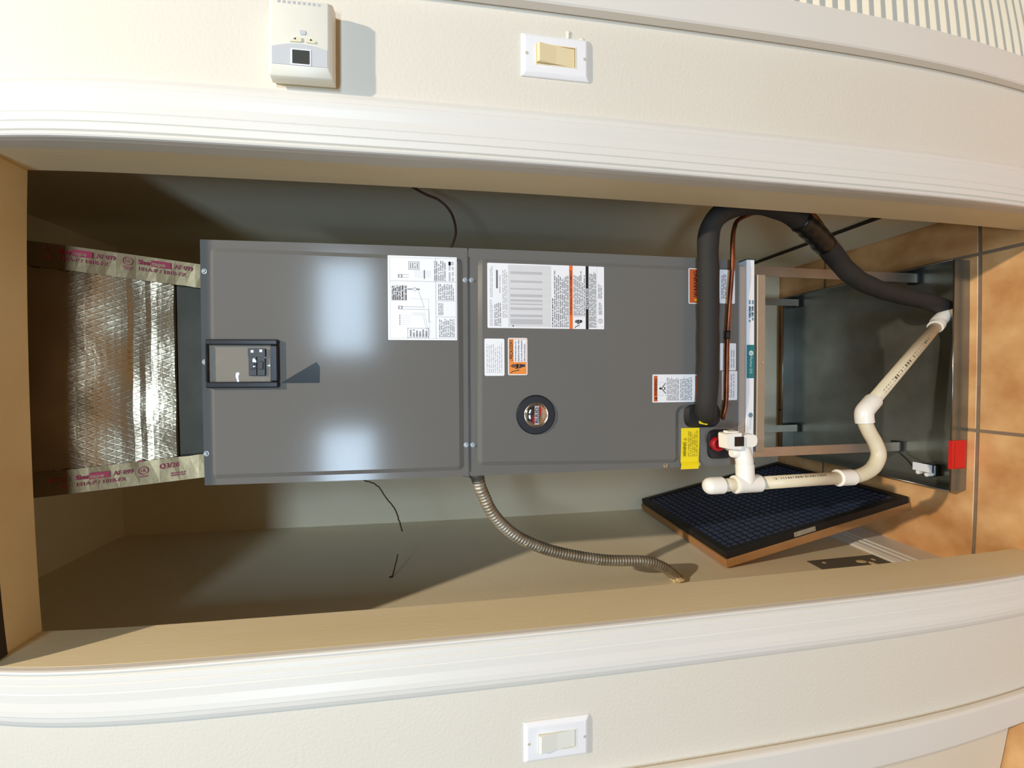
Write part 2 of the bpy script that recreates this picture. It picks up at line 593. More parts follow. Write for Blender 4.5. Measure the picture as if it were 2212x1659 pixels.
# floor: slab of grout with single tiles
fl = struct('floor', box_bm(RX0, RX1, yy0, CB, -0.06, -0.0015), GROUT, 'tan tile floor with grey grout lines', 'floor')
TS, GW = 0.457, 0.008
tile_me = []
for k in range(3):
    bm = bmesh.new()
    h = (TS - GW) / 2
    add_box(bm, -h, h, -h, h, -0.004, 0.0, bevel=0.0012)
    o_ = obj('tile', bm, TILE)
    tile_me.append(o_.data)
    bpy.data.objects.remove(o_)
gx, gy = -0.107, 0.192
ix0, ix1 = math.floor((RX0 - gx) / TS), math.ceil((RX1 - gx) / TS)
for i in range(ix0 + 1, ix1 - 1):
    for j in range(-8, 2):
        cx, cy = gx + (i + 0.5) * TS, gy + (j + 0.5) * TS
        if cy + TS / 2 > CB + 0.25 or cy - TS / 2 < yy0:
            continue
        if j == 1:              # cut at the back wall
            bm = box_bm(cx - TS / 2 + GW / 2, cx + TS / 2 - GW / 2, cy - TS / 2 + GW / 2, CB - 0.003, -0.004, 0.0)
            o_ = obj('tile', bm, TILE, fl)
            continue
        o_ = bpy.data.objects.new('tile', tile_me[(i * 3 + j) % 3])
        COL.objects.link(o_)
        o_.location = (cx, cy, 0)
        o_.parent = fl

# jambs
bm = bmesh.new()
add_box(bm, HW, HW + JT, 0.0002, WB + 0.002, 0, HT + JT, bevel=0.001)
add_box(bm, -HW - JT, -HW, 0.0002, WB + 0.002, 0, HT + JT, bevel=0.001)
add_box(bm, -HW, HW, 0.0002, WB + 0.002, HT, HT + JT, bevel=0.001)
struct('trim_1', bm, JAMB, 'yellowed cream jamb lining the closet opening', 'trim')
# strip of newer white paint lapping onto the front of one jamb, with a ragged edge
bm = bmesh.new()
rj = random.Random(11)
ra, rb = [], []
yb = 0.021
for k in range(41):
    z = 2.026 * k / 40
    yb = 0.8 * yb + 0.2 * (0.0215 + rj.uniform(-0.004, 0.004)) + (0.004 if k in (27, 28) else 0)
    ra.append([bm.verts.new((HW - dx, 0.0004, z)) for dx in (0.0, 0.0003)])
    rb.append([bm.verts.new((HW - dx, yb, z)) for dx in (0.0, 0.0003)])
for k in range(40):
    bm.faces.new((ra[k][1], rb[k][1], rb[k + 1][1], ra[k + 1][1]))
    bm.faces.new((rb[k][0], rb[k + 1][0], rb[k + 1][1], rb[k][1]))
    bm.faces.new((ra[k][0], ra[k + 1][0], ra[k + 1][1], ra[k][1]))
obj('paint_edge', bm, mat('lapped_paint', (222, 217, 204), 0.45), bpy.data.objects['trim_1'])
# moulded casings
PROF = [(0.0, 0.0), (0.0003, 0.008), (0.0014, 0.0108), (0.0035, 0.0122), (0.0060, 0.0112), (0.0074, 0.0088), (0.0085, 0.0078), (0.0100, 0.0112), (0.0108, 0.012), (0.0195, 0.0128), (0.021, 0.0112),
        (0.0225, 0.0132), (0.0325, 0.0140), (0.034, 0.0125), (0.0355, 0.0138), (0.048, 0.0142), (0.060, 0.0165), (0.0685, 0.0172), (0.0705, 0.0148),
        (0.078, 0.0140), (0.086, 0.0105), (0.0875, 0.0)]
def casing(bm, x_in, sgn, z0, z1):
    n = len(PROF)
    A = [bm.verts.new((x_in + sgn * a, -h, z0)) for a, h in PROF]
    B = [bm.verts.new((x_in + sgn * a, -h, z1 + a)) for a, h in PROF]   # mitred at the head
    for i in range(n - 1):
        bm.faces.new((A[i], A[i + 1], B[i + 1], B[i]))
    bm.faces.new(A)
    bm.faces.new(B)
REV = 0.0
for nm, s, lab in (('trim_2', 1, 'white moulded casing on the thermostat side of the closet'), ('trim_3', -1, 'white moulded casing on the side with the white rocker switch')):
    bm = bmesh.new()
    casing(bm, s * (HW + REV), s, 0, HT + REV)
    struct(nm, bm, TRIM, lab, 'trim')
bm = bmesh.new()                # head casing
n = len(PROF)
A = [bm.verts.new((-HW - a, -h, HT + a)) for a, h in PROF]
B = [bm.verts.new((HW + a, -h, HT + a)) for a, h in PROF]
for i in range(n - 1):
    bm.faces.new((A[i], A[i + 1], B[i + 1], B[i]))
bm.faces.new(A)
bm.faces.new(B)
struct('trim_4', bm, TRIM, 'white moulded casing across the top of the opening', 'trim')
struct('trim_5', box_bm(-HW + 0.002, HW - 0.002, -0.002, 0.031, HT - 0.005, HT - 0.0005), TRACK_GAP, 'dark brown strip under the head of the opening', 'trim')

# louvred door on one side
bm = bmesh.new()
add_box(bm, 0.637, 0.704, -0.020, -0.0003, 0, HT + 0.07, bevel=0.0025)
struct('trim_6', bm, TRIM, 'plain white casing beside the louvred door', 'trim')
bm = bmesh.new()
for x0, x1, z0, z1 in ((1.36, 1.46, 0.012, 2.02), (0.7075, 0.709, 0.012, 2.02), (0.709, 1.36, 0.012, 0.09), (0.709, 1.36, 1.92, 2.02)):
    add_box(bm, x0, x1, 0.012, 0.040, z0, z1)
dr = struct('door_1', bm, DOORP, 'white louvred door beside the wall with the thermostat', 'door')
bm = bmesh.new()
add_box(bm, -0.325, 0.325, -0.019, 0.019, -0.0032, 0.0032, bevel=0.001)
sl0 = obj('slat', bm, DOORP)
sl_me = sl0.data
bpy.data.objects.remove(sl0)
z = 0.102
while z < 1.91:
    o_ = bpy.data.objects.new('slat', sl_me)
    COL.objects.link(o_)
    o_.location = (1.0345, 0.014, z)
    o_.rotation_euler = (math.radians(40), 0, 0)
    o_.parent = dr
    z += 0.0277
# plain door on the other side
bm = bmesh.new()
add_box(bm, -0.728, -0.650, -0.018, -0.0003, 0, HT + 0.07, bevel=0.006, seg=3)
struct('trim_7', bm, TRIM, 'white casing beside the plain recessed door', 'trim')
bm = bmesh.new()
add_box(bm, -1.515, -0.7455, 0.070, 0.100, 0.010, 2.045)
struct('door_2', bm, DOORP, 'plain white door recessed in its frame', 'door')

# closet baseboards
def base_board(name, x_wall, sgn, y0, y1, h, t, label):
    prof = [(0, 0), (t, 0), (t, h * 0.66), (t * 0.82, h * 0.70), (t * 0.82, h * 0.78), (t * 0.6, h * 0.82), (t * 0.6, h * 0.90), (t * 0.3, h), (0, h)]
    bm = bmesh.new()
    A = [bm.verts.new((x_wall + sgn * a, y0, b)) for a, b in prof]
    B = [bm.verts.new((x_wall + sgn * a, y1, b)) for a, b in prof]
    m = len(prof)
    for i in range(m):
        bm.faces.new((A[i], A[(i + 1) % m], B[(i + 1) % m], B[i]))
    bm.faces.new(A)
    bm.faces.new(B)
    return struct(name, bm, TRIM if 'left' in name else CLOSET, label, 'baseboard')
base_board('baseboard_left', CL + 0.0002, 1, WB + 0.003, CB, 0.124, 0.0195, 'white stepped baseboard under the leaning filters')
bm = bmesh.new()
add_box(bm, CR - 0.010, CR - 0.0002, WB + 0.003, CB, 0.006, 0.197, bevel=0.002)
struct('baseboard_right', bm, CLOSET, 'tall flat baseboard behind the black pipe', 'baseboard')
obj('gap_shade', box_bm(CR - 0.0104, CR - 0.0004, WB + 0.003, CB, 0.1972, 0.2010), TRACK_GAP, bpy.data.objects['baseboard_right'])  # dark strip painting in the shade of the gap above the board
bm = bmesh.new()
add_box(bm, CL + 0.02, CR - 0.011, CB - 0.014, CB - 0.0002, 0.002, 0.13, bevel=0.003)
struct('baseboard_back', bm, CLOSET, 'baseboard along the closet back wall', 'baseboard')

# ------------------------------------------------------------------ air handler
AX0, AX1, AZ0, AZ1, AY0, AY1 = -0.1545, 0.2890, 0.730, 1.7915, 0.149, 0.695
ah = thing('air_handler', 'tall grey metal air handler cabinet standing in the closet', 'air handler', (0.067, 0.42, AZ0))
obj('cabinet', box_bm(AX0 + 0.001, AX1 - 0.001, AY0, AY1, AZ0, AZ1 - 0.001, bevel=0.0015), PAINT_D, ah)
SEAM = 1.3115
def panel(name, x0, x1, z0, z1, emb, h=0.0048, slope=0.0085, r=0.013):
    bm = bmesh.new()
    add_box(bm, x0, x1, AY0 - 0.0022, AY0 - 0.0002, z0, z1)
    add_xz_prism(bm, round_poly([Vector(p) for p in emb], r, 6), AY0 - 0.0021, AY0 - 0.0022 - h, slope)
    o = obj(name, bm, PAINT, ah)
    return o
FR = AY0 - 0.0022               # flange plane
FE = FR - 0.0048                # embossed plane
up_p = panel('upper_panel', AX0, AX1, SEAM + 0.0016, AZ1, [(-0.1425, 1.3225), (0.2700, 1.3225), (0.2750, 1.7755), (-0.1430, 1.7785)])
lo_p = panel('lower_panel', AX0, AX1, AZ0, SEAM - 0.0012,
             [(-0.1345, 1.2960), (0.2700, 1.2925), (0.2700, 0.7420), (-0.0280, 0.7420), (-0.0300, 0.8720), (-0.1450, 0.8720)])
obj('seam_strip', box_bm(-0.1460, 0.2720, FR - 0.0014, FR + 0.001, SEAM - 0.0012, SEAM + 0.0014), GALV, ah)
def screw(x, zz, y=FR, r=0.0036):
    bm = bmesh.new()
    add_xz_prism(bm, disc_pts(x, zz, r * 1.35, 14), y, y - 0.0009)
    add_xz_prism(bm, disc_pts(x, zz, r, 6), y - 0.0008, y - 0.0034, 0.0006)
    return obj('screw', bm, STEEL, ah)
for sx, sz in ((0.2319, 1.7846), (0.0692, 1.7860), (-0.0965, 1.7868), (0.2269, 1.3178), (0.2272, 1.3055), (-0.0929, 1.3178), (-0.0933, 1.3050),
               (-0.0201 - 0.012, 0.8829), (-0.1500, 0.8999), (-0.1500, 0.8240)):
    screw(sx, sz)

def sticker(name, x0, x1, z0, z1, m=WHITE_L, r=0.003, y=FE, label=None, th=0.0003):
    bm = bmesh.new()
    add_xz_prism(bm, round_poly(rect_pts(x0, x1, z0, z1), r, 3), y, y - th)
    o = obj(name, bm, m, ah)
    if label:
        o['label'] = label
    return o
def label_print(x0, z0, y=FE):
    return Print(y - 0.0004, (x0, z0))

# wiring diagram (x 0.1100..0.2690, z 1.3335..1.4625)
w, h = 0.159, 0.129
st = sticker('wiring_diagram', 0.1100, 0.2690, 1.3335, 1.4625, r=0.0012, label='white wiring diagram sticker')
p = label_print(0.1100, 1.3335)
def U(px, py):                  # picture-like coordinates of the sticker (across the print, down the print)
    return (px * w, h - py * h)
p.line([U(.02, .03), U(.98, .03), U(.98, .985), U(.02, .985), U(.02, .03)], 0.0006, INK_L)
p.line([U(.70, .03), U(.70, .985)], 0.0006, INK_G)
p.line([U(.02, .69), U(.98, .69)], 0.0006, INK_G)
p.line([U(.47, .70), U(.47, .98)], 0.0005, INK_G)
p.line([U(.28, .70), U(.28, .98)], 0.0005, INK_G)
for bx in (.76, .385):
    p.rect(*[U(bx - .02, 0)[0], U(bx + .02, 0)[0]], U(0, .21)[1], U(0, .145)[1], INK_G)
    p.rect(*[U(bx - .012, 0)[0], U(bx + .012, 0)[0]], U(0, .19)[1], U(0, .165)[1], WHITE_L, 1)
for q in (.365, .395, .745, .775):
    p.line([U(q, .21), U(q, .52 if q < .6 else .30)], 0.0007, INK_G)
p.line([U(.365, .52), U(.365, .585), U(.22, .585), U(.22, .62)], 0.0006, INK_G)
p.line([U(.395, .52), U(.61, .43)], 0.0006, INK_G)
p.line([U(.61, .43), U(.61, .36)], 0.0006, INK_G)
p.ring(.605 * w, h - .385 * h, 0.0028, 0.0036, INK_G)
p.rect(*[U(.597, 0)[0], U(.613, 0)[0]], U(0, .35)[1], U(0, .28)[1], INK_G)
p.rect(*[U(.597, 0)[0], U(.613, 0)[0]], U(0, .46)[1], U(0, .41)[1], INK_G)
p.line([U(.32, .34), U(.32, .52), U(.10, .585), U(.04, .585), U(.04, .36)], 0.0006, INK_L)
p.line([U(.30, .34), U(.30, .50), U(.08, .565), U(.06, .565), U(.06, .38)], 0.0006, INK_L)
p.line([U(.49, .32), U(.49, .585), U(.05, .60)], 0.0005, INK_L)
for k in range(5):
    zz = .06 + k * .045
    p.rect(*[U(.47, 0)[0], U(.655, 0)[0]], U(0, zz + .036)[1], U(0, zz)[1], GREY_F)
p.rows(.47 * w, .65 * w, h - .27 * h, h - .05 * h, 9, INK_L, seed=5)
for k in range(6):
    p.rect(*[U(.18 + k * .022, 0)[0], U(.19 + k * .022, 0)[0]], U(0, .175)[1], U(0, .16)[1], INK)
    p.line([U(.185 + k * .022, .18), U(.185 + k * .022, .33)], 0.0004, INK_L)
p.line([U(.03, .28), U(.14, .28), U(.14, .58), U(.03, .58), U(.03, .28)], 0.0012, INK_L)
p.rows(.04 * w, .13 * w, h - .57 * h, h - .30 * h, 6, INK_G, seed=6)
p.line([U(.84, .30), U(.93, .30), U(.93, .45), U(.84, .45), U(.84, .30)], 0.0010, INK_G)
p.rows(.85 * w, .92 * w, h - .44 * h, h - .31 * h, 4, INK_G, seed=8)
for k in range(5):
    p.line([U(.75 + k * .018, .38), U(.75 + k * .018, .62)], 0.0004, INK_L)
p.line([U(.735, .525), U(.83, .525)], 0.0016, INK)
p.rows(.035 * w, .26 * w, h - .965 * h, h - .73 * h, 9, INK_G, seed=9)
p.rows(.30 * w, .455 * w, h - .80 * h, h - .72 * h, 4, INK_G, seed=10)
p.rows(.48 * w, .685 * w, h - .96 * h, h - .72 * h, 9, INK_G, seed=11)
p.rows(.71 * w, .96 * w, h - .84 * h, h - .66 * h, 6, INK_G, seed=12)
p.rect(.90 * w, .945 * w, h - .92 * h, h - .875 * h, INK_G)
p.rows(.71 * w, .97 * w, h - .965 * h, h - .87 * h, 2, INK_L, seed=13)
p.build('print', st)

# rating plate (x 0.1345..0.2608, z 1.0380..1.2750)
RX, RZ, RW, RH = 0.1345, 1.0380, 0.1263, 0.2370
st = sticker('rating_plate', RX, RX + RW, RZ, RZ + RH, r=0.0022, label='large white data and warning sticker')
p = label_print(RX, RZ)
def Z(f):                        # fraction measured down the sticker
    return RH * (1 - f)
p.rows(0.004, 0.056, Z(.047), Z(.018), 3, INK_L, seed=21)
p.rows(0.060, 0.122, Z(.045), Z(.02), 2, INK_L, seed=22)
p.rows(0.004, 0.050, Z(.115), Z(.055), 4, INK_G, seed=23)
p.rect(0.077, 0.113, Z(.087), Z(.072), INK_G)
for k in range(20):
    p.rect(0.078 + k * 0.0017, 0.0788 + k * 0.0017, Z(.087), Z(.072), INK, 1)
p.rows(0.068, 0.105, Z(.112), Z(.095), 1, INK_L, seed=24)
p.rows(0.020, 0.118, Z(.168), Z(.122), 3, INK_L, seed=25)
p.rect(0.003, 0.124, Z(.535), Z(.172), GREY_F)
for c0, c1, t0 in ((0.106, 0.124, 0.19), (0.0895, 0.0935, .19), (0.076, 0.0785, .19), (0.0615, 0.0675, .19), (0.0525, 0.0565, .19), (0.046, 0.0485, .19), (0.036, 0.0405, .19), (0.022, 0.027, .19)):
    p.rect(c0, min(c1, c0 + 0.005), Z(.46), Z(t0), INK_L, 1)
p.rect(0.008, 0.018, Z(.46), Z(.19), INK_L, 1)
for k in range(6):
    p.line([(0.014 * k + 0.03, Z(.19)), (0.014 * k + 0.03, Z(.535))], 0.0004, WHITE_L, 2)
p.disc(0.0045, Z(.212), 0.0014, INK, 2)
p.rows(0.003, 0.060, Z(.555), Z(.542), 1, INK, seed=31)
p.rows(0.003, 0.116, Z(.688), Z(.558), 8, INK_G, seed=32, thick=0.62, ragged=0.35)
p.rect(0, RW, Z(.722), Z(.692), ORANGE)
p.text('WARNING/AVERTISSEMENT', 0.0275, Z(.716), 0.0044, INK, width=0.0900, lay=1, bold=0.02)
p.line([(0.0245, Z(.722)), (0.0245, Z(.838))], 0.0004, INK_G)
p.rows(0.0265, 0.118, Z(.832), Z(.727), 7, INK_G, seed=33, thick=0.6, ragged=0.5)
p.rect(0, RW, Z(.862), Z(.836), BLACK_L)
p.text('NOTICE/AVIS', RW * 0.5 - 0.002, Z(.857), 0.0040, WHITE_L, width=0.041, align='CENTER', lay=1, bold=0.03)
p.rows(0.003, 0.120, Z(.930), Z(.866), 5, INK_G, seed=34, thick=0.65, ragged=0.3)
p.rect(0, RW, Z(.9365), Z(.9345), INK_L)
p.rows(0.029, 0.055, Z(.982), Z(.950), 3, INK_G, seed=35)
p.rows(0.062, 0.092, Z(.982), Z(.946), 3, INK_G, seed=36)
p.line([(0.0585, Z(.985)), (0.0585, Z(.950))], 0.0003, INK_L)
p.ring(0.0165, Z(.966), 0.0036, 0.0044, INK, n=24)
p.text('UL', 0.0165, Z(.966) - 0.0015, 0.0030, INK, align='CENTER')
p.text('R', 0.0045, Z(.99), 0.0018, INK)
def hand(pp0, cx, cz0, s, m, cut, lay=1, sz=None):
    """hand struck by a spark: fingers up, wrist down, with a jagged shock line"""
    k_ = (sz or s) / s
    class Stretch:
        def rect(self, a, b, c, d, *r):
            pp0.rect(a, b, cz0 + (c - cz0) * k_, cz0 + (d - cz0) * k_, *r)
        def poly(self, pts, *r):
            pp0.poly([(x, cz0 + (z - cz0) * k_) for x, z in pts], *r)
        def line(self, pts, *r):
            pp0.line([(x, cz0 + (z - cz0) * k_) for x, z in pts], *r)
    pp, cz = Stretch(), cz0
    for dx, top in ((-0.0022, .0060), (-0.0007, .0072), (0.0008, .0070), (0.0023, .0056)):
        pp.rect(cx + (dx - .0006) * s, cx + (dx + .0006) * s, cz, cz + top * s, m, lay)
    pp.poly([(cx - .0030 * s, cz + .001 * s), (cx - .0050 * s, cz + .0030 * s), (cx - .0056 * s, cz + .0022 * s), (cx - .0034 * s, cz - .0030 * s), (cx - .0026 * s, cz - .0040 * s)], m, lay)
    pp.poly([(cx - .0034 * s, cz + .001 * s), (cx - .0034 * s, cz - .003 * s), (cx - .0018 * s, cz - .0055 * s), (cx - .0018 * s, cz - .0075 * s),
             (cx + .0026 * s, cz - .0075 * s), (cx + .0026 * s, cz - .0055 * s), (cx + .0034 * s, cz - .003 * s), (cx + .0034 * s, cz + .001 * s)], m, lay)
    pp.line([(cx - .0046 * s, cz - .0012 * s), (cx - .0018 * s, cz - .0004 * s), (cx - .0006 * s, cz - .0022 * s), (cx + .0014 * s, cz - .0010 * s), (cx + .0032 * s, cz - .0020 * s)], 0.0007 * s, cut, lay + 1)
    pp.line([(cx - .0062 * s, cz - .0012 * s), (cx - .0080 * s, cz - .0006 * s), (cx - .0086 * s, cz + .0022 * s), (cx - .0100 * s, cz + .0055 * s), (cx - .0122 * s, cz + .0070 * s)], 0.0012 * s, m, lay)
hand(p, 0.0150, Z(.772), 1.05, INK, WHITE_L)
p.build('print', st)

# small white sticker and amber sticker
st = sticker('serial_sticker', 0.0413, 0.1138, 1.2422, 1.2812, r=0.003, label='small white paper sticker')
p = label_print(0.0413, 1.2422)
p.rows(0.006, 0.066, 0.0035, 0.036, 8, INK_L, seed=41, thick=0.4, ragged=0.5, word=5)
p.build('print', st)
st = sticker('shock_sticker', 0.0425, 0.1155, 1.1965, 1.2353, r=0.0032, label='amber and white hand shock sticker')
p = label_print(0.0425, 1.1965)
p.rect(0.0018, 0.0710, 0.0018, 0.0370, ORANGE_B)
p.rect(0.0258, 0.0700, 0.0024, 0.0275, WHITE_L, 1)
p.text('¡ PRECAUCION !', 0.0285, 0.0295, 0.0062, BLACK_L, width=0.0400, lay=1, bold=0.03)
for k, s_ in enumerate(('Antes de tener acceso a los', 'dispositivos terminales, todos', 'los circuitos de alimentación', 'deben ser interrumpidos.')):
    p.text(s_, 0.0270, 0.0224 - k * 0.0060, 0.0034, INK, width=(0.0395, 0.0418, 0.0412, 0.0350)[k], lay=2, bold=0.02)
hand(p, 0.0182, 0.0195, 1.12, INK, ORANGE_B, 1, 1.95)
p.build('print', st)
# round badge
ZB, XB = 1.1800, -0.0362
bm = bmesh.new()
add_xz_prism(bm, disc_pts(XB, ZB, 0.0396, 56), FE, FE - 0.0045, 0.003)
bd = obj('badge', bm, BADGE, ah)
bd['label'] = 'round black badge with a domed chrome centre'
bm = bmesh.new()
ringsv = []
for rr, yy in ((0.0224, 0.0044), (0.0216, 0.0058), (0.0150, 0.0082), (0.0075, 0.0094)):
    ringsv.append([bm.verts.new((XB + rr * math.cos(2 * PI * k / 40), FE - yy, ZB + rr * math.sin(2 * PI * k / 40))) for k in range(40)])
for a, b in zip(ringsv, ringsv[1:]):
    for k in range(40):
        bm.faces.new((a[k], a[(k + 1) % 40], b[(k + 1) % 40], b[k]))
bm.faces.new(ringsv[-1])
obj('chrome_dome', bm, CHROME, bd, smooth=True)
bm = bmesh.new()
c_ = [Vector((XB + 0.0232 * math.cos(2 * PI * k / 48), FE - 0.0050, ZB + 0.0232 * math.sin(2 * PI * k / 48))) for k in range(49)]
add_tube(bm, c_, 0.0014, 8, cap=False)
obj('badge_rim', bm, RIM, bd, smooth=True)
p = Print(FE - 0.0098, (XB, ZB))
p.rect(-0.0185, 0.0185, -0.0043, 0.0043, mat('badge_silver', (186, 186, 192), 0.4, 0.4))
p.text('RUUD', 0, -0.0034, 0.0068, BLACK_L, width=0.0300, align='CENTER', lay=1, bold=0.02)
p.poly([(-0.0175, 0.0046), (-0.002, 0.0046), (0.003, 0.0056), (-0.002, 0.0076), (-0.010, 0.0090), (-0.0165, 0.0074)], BRED)
p.poly([(0.0175, -0.0046), (0.002, -0.0046), (-0.003, -0.0056), (0.002, -0.0076), (0.010, -0.0092), (0.0165, -0.0076)], BRED)
p.build('print', bd)

# lower warning sticker (x -0.0158..0.0422, z 0.8262..0.9325)
st = sticker('warning_sticker', -0.0158, 0.0425, 0.8262, 0.9328, r=0.002, label='white sticker with two rust coloured warning bands')
p = label_print(-0.0158, 0.8262)
W_, H_ = 0.0583, 0.1066
p.rect(0.0020, 0.0555, H_ - 0.0110, H_ - 0.0028, RUST)
p.poly([(0.0055, H_ - 0.0100), (0.0115, H_ - 0.0100), (0.0085, H_ - 0.0042)], BLACK_L, 1)
p.text('WARNING', 0.0140, H_ - 0.0098, 0.0056, BLACK_L, width=0.0350, lay=1, bold=0.02)
p.line([(0.0140, H_ - 0.0118), (0.0140, H_ - 0.0300), (0.0420, H_ - 0.0300), (0.0420, H_ - 0.0118)], 0.0003, INK_L)
p.disc(0.0290, H_ - 0.0175, 0.0026, INK)
p.rect(0.0262, 0.0318, H_ - 0.0285, H_ - 0.0235, INK)
p.disc(0.0290, H_ - 0.0240, 0.0022, WHITE_L, 1)
p.line([(0.0285, H_ - 0.0208), (0.0190, H_ - 0.0290)], 0.0017, INK)
p.line([(0.0295, H_ - 0.0208), (0.0395, H_ - 0.0285)], 0.0017, INK)
p.ring(0.0180, H_ - 0.0195, 0.0040, 0.0048, GREY_F)
p.ring(0.0380, H_ - 0.0195, 0.0040, 0.0048, GREY_F)
p.rows(0.0035, 0.0530, H_ - 0.0600, H_ - 0.0315, 9, INK_G, seed=51)
p.rows(0.0035, 0.0530, H_ - 0.0900, H_ - 0.0620, 8, INK_G, seed=52)
p.rect(0.0030, 0.0550, 0.0024, 0.0098, RUST)
p.poly([(0.0060, 0.0032), (0.0110, 0.0032), (0.0085, 0.0088)], BLACK_L, 1)
p.build('print', st)
# orange strip sticker and white stickers partly behind the pipe
st = sticker('orange_warning_strip', 0.1910, 0.2655, 0.7990, 0.8515, r=0.0025, label='orange sticker partly behind the black pipe')
p = label_print(0.1910, 0.7990)
p.rect(0.0018, 0.0727, 0.0018, 0.0507, RUST)
p.poly([(0.0050, 0.0335), (0.0112, 0.0335), (0.0081, 0.0405)], YELLOW, 1)
p.text('WARNING', 0.0140, 0.0325, 0.0085, BLACK_L, width=0.0550, lay=1, bold=0.02)
p.rows(0.004, 0.068, 0.004, 0.028, 4, BLACK_L, seed=61, lay=1)
p.build('print', st)
st = sticker('small_notice', 0.1935, 0.2655, 0.7430, 0.7795, r=0.0025, label='white notice under the copper line')
p = label_print(0.1935, 0.7430)
p.rows(0.010, 0.064, 0.020, 0.033, 3, INK_G, seed=62)
p.build('print', st)
for nm, zA, sd, x0, x1 in (('paper_notice', 0, 63, 0.0500, 0.1093), ('paper_notice', 1, 64, -0.0140, 0.0500)):
    st = sticker(nm, x0 + 0.0006, x1 - 0.0006, 0.7365 if zA else 0.7400, 0.7730 if zA else 0.7778, r=0.002, label='creased white paper notice')
    p = label_print(x0, 0.7385)
    p.rows(0.006, (x1 - x0) - 0.006, 0.004, 0.032, 5, INK_L, seed=sd, ragged=0.5)
    p.build('print', st)

# breaker window in the upper panel
BX0, BX1, BZ0, BZ1 = 0.0222, 0.1094, 1.6570, 1.7795
IX0, IX1, IZ0, IZ1 = 0.0332, 0.0992, 1.6705, 1.7765
bm = bmesh.new()
for a in ((BX0, IX0, BZ0, BZ1), (IX1, BX1, BZ0, BZ1), (IX0, IX1, BZ0, IZ0), (IX0, IX1, IZ1, BZ1)):
    add_box(bm, a[0], a[1], FE - 0.0080, FE + 0.001, a[2], a[3], bevel=0.0022 if a[3] - a[2] > 0.01 else 0.0008, seg=2)
bw = obj('breaker_window', bm, BLACK_P, ah)
bw['label'] = 'black framed window over two circuit breakers'
obj('recess_plate', box_bm(IX0, IX1, FE - 0.0008, FE - 0.0002, IZ0, IZ1), RECESS, bw)
for zb in (1.6945, 1.6800):
    bm = bmesh.new()
    add_box(bm, 0.0440, 0.0930, FE - 0.0045, FE - 0.0006, zb, zb + 0.0138, bevel=0.0008)
    add_box(bm, 0.0555, 0.0700, FE - 0.0062, FE - 0.0040, zb + 0.003, zb + 0.0108, bevel=0.0008)
    add_box(bm, 0.0780, 0.0935, FE - 0.0052, FE - 0.0040, zb - 0.0004, zb + 0.0142)
    obj('breaker', bm, BREAKER, bw)
p = Print(FE - 0.00545)
p.rect(0.0855, 0.0903, 1.6990, 1.7038, WHITE_L)
p.rect(0.0865, 0.0913, 1.6842, 1.6890, WHITE_L)
p.build('switch_marks', bw)
bm = bmesh.new()                # slightly bulged clear film
GN = 12
gv = [[None] * (GN + 1) for _ in range(GN + 1)]
for i in range(GN + 1):
    for j in range(GN + 1):
        a, b = i / GN, j / GN
        gv[i][j] = bm.verts.new((IX0 + (IX1 - IX0) * a, FE - 0.0068 - 0.0022 * math.sin(PI * a) * math.sin(PI * b) + 0.0009 * math.sin(7 * a + 3 * b), IZ0 + (IZ1 - IZ0) * b))
for i in range(GN):
    for j in range(GN):
        bm.faces.new((gv[i][j], gv[i + 1][j], gv[i + 1][j + 1], gv[i][j + 1]))
obj('clear_film', bm, FILM, bw, smooth=True)
bm = bmesh.new()                # clear triangular sticker hanging from the frame
add_xz_prism(bm, [Vector(q) for q in ((0.0300, 1.6560), (0.0690, 1.5920), (0.0600, 1.5860), (0.0300, 1.5870))], FE, FE - 0.0002)
o_ = obj('clear_sticker', bm, FILM2, ah)
o_['label'] = 'clear glossy sticker below the breaker window'

# grommet where the pipe leaves the cabinet, drain ports and red plug
bm = bmesh.new()
add_xz_prism(bm, round_poly(rect_pts(-0.0710, -0.0180, 0.7745, 0.8590), 0.022, 6), FR, FR - 0.0105, 0.006)
o_ = obj('grommet', bm, RUBBER, ah)
bm = bmesh.new()
add_xz_prism(bm, round_poly([Vector((-0.0655, 0.8100)), Vector((-0.0570, 0.8110)), Vector((-0.0530, 0.8290)), Vector((-0.0610, 0.8310))], 0.003, 3), FR - 0.0100, FR - 0.0112)
obj('yellow_patch', bm, YELLOW, ah)
bm = bmesh.new()
add_xz_prism(bm, round_poly(rect_pts(-0.1400, -0.0760, 0.7420, 0.8040), 0.018, 5), FR, FR - 0.006, 0.003)
o_ = obj('drain_port', bm, BLACK_P, ah)
bm = lathe_path([((-0.1060, FR - 0.004, 0.7868), 0.0150), ((-0.1060, FR - 0.016, 0.7868), 0.0150), ((-0.1060, FR - 0.018, 0.7868), 0.0128), ((-0.1060, FR - 0.018, 0.7868), 0.0100), ((-0.1060, FR - 0.011, 0.7868), 0.0090)])
o_ = obj('red_plug', bm, RED_P, ah)
obj('plug_cross', box_bm(-0.1150, -0.0970, FR - 0.0165, FR - 0.0112, 0.7850, 0.7886), RED_P, ah)

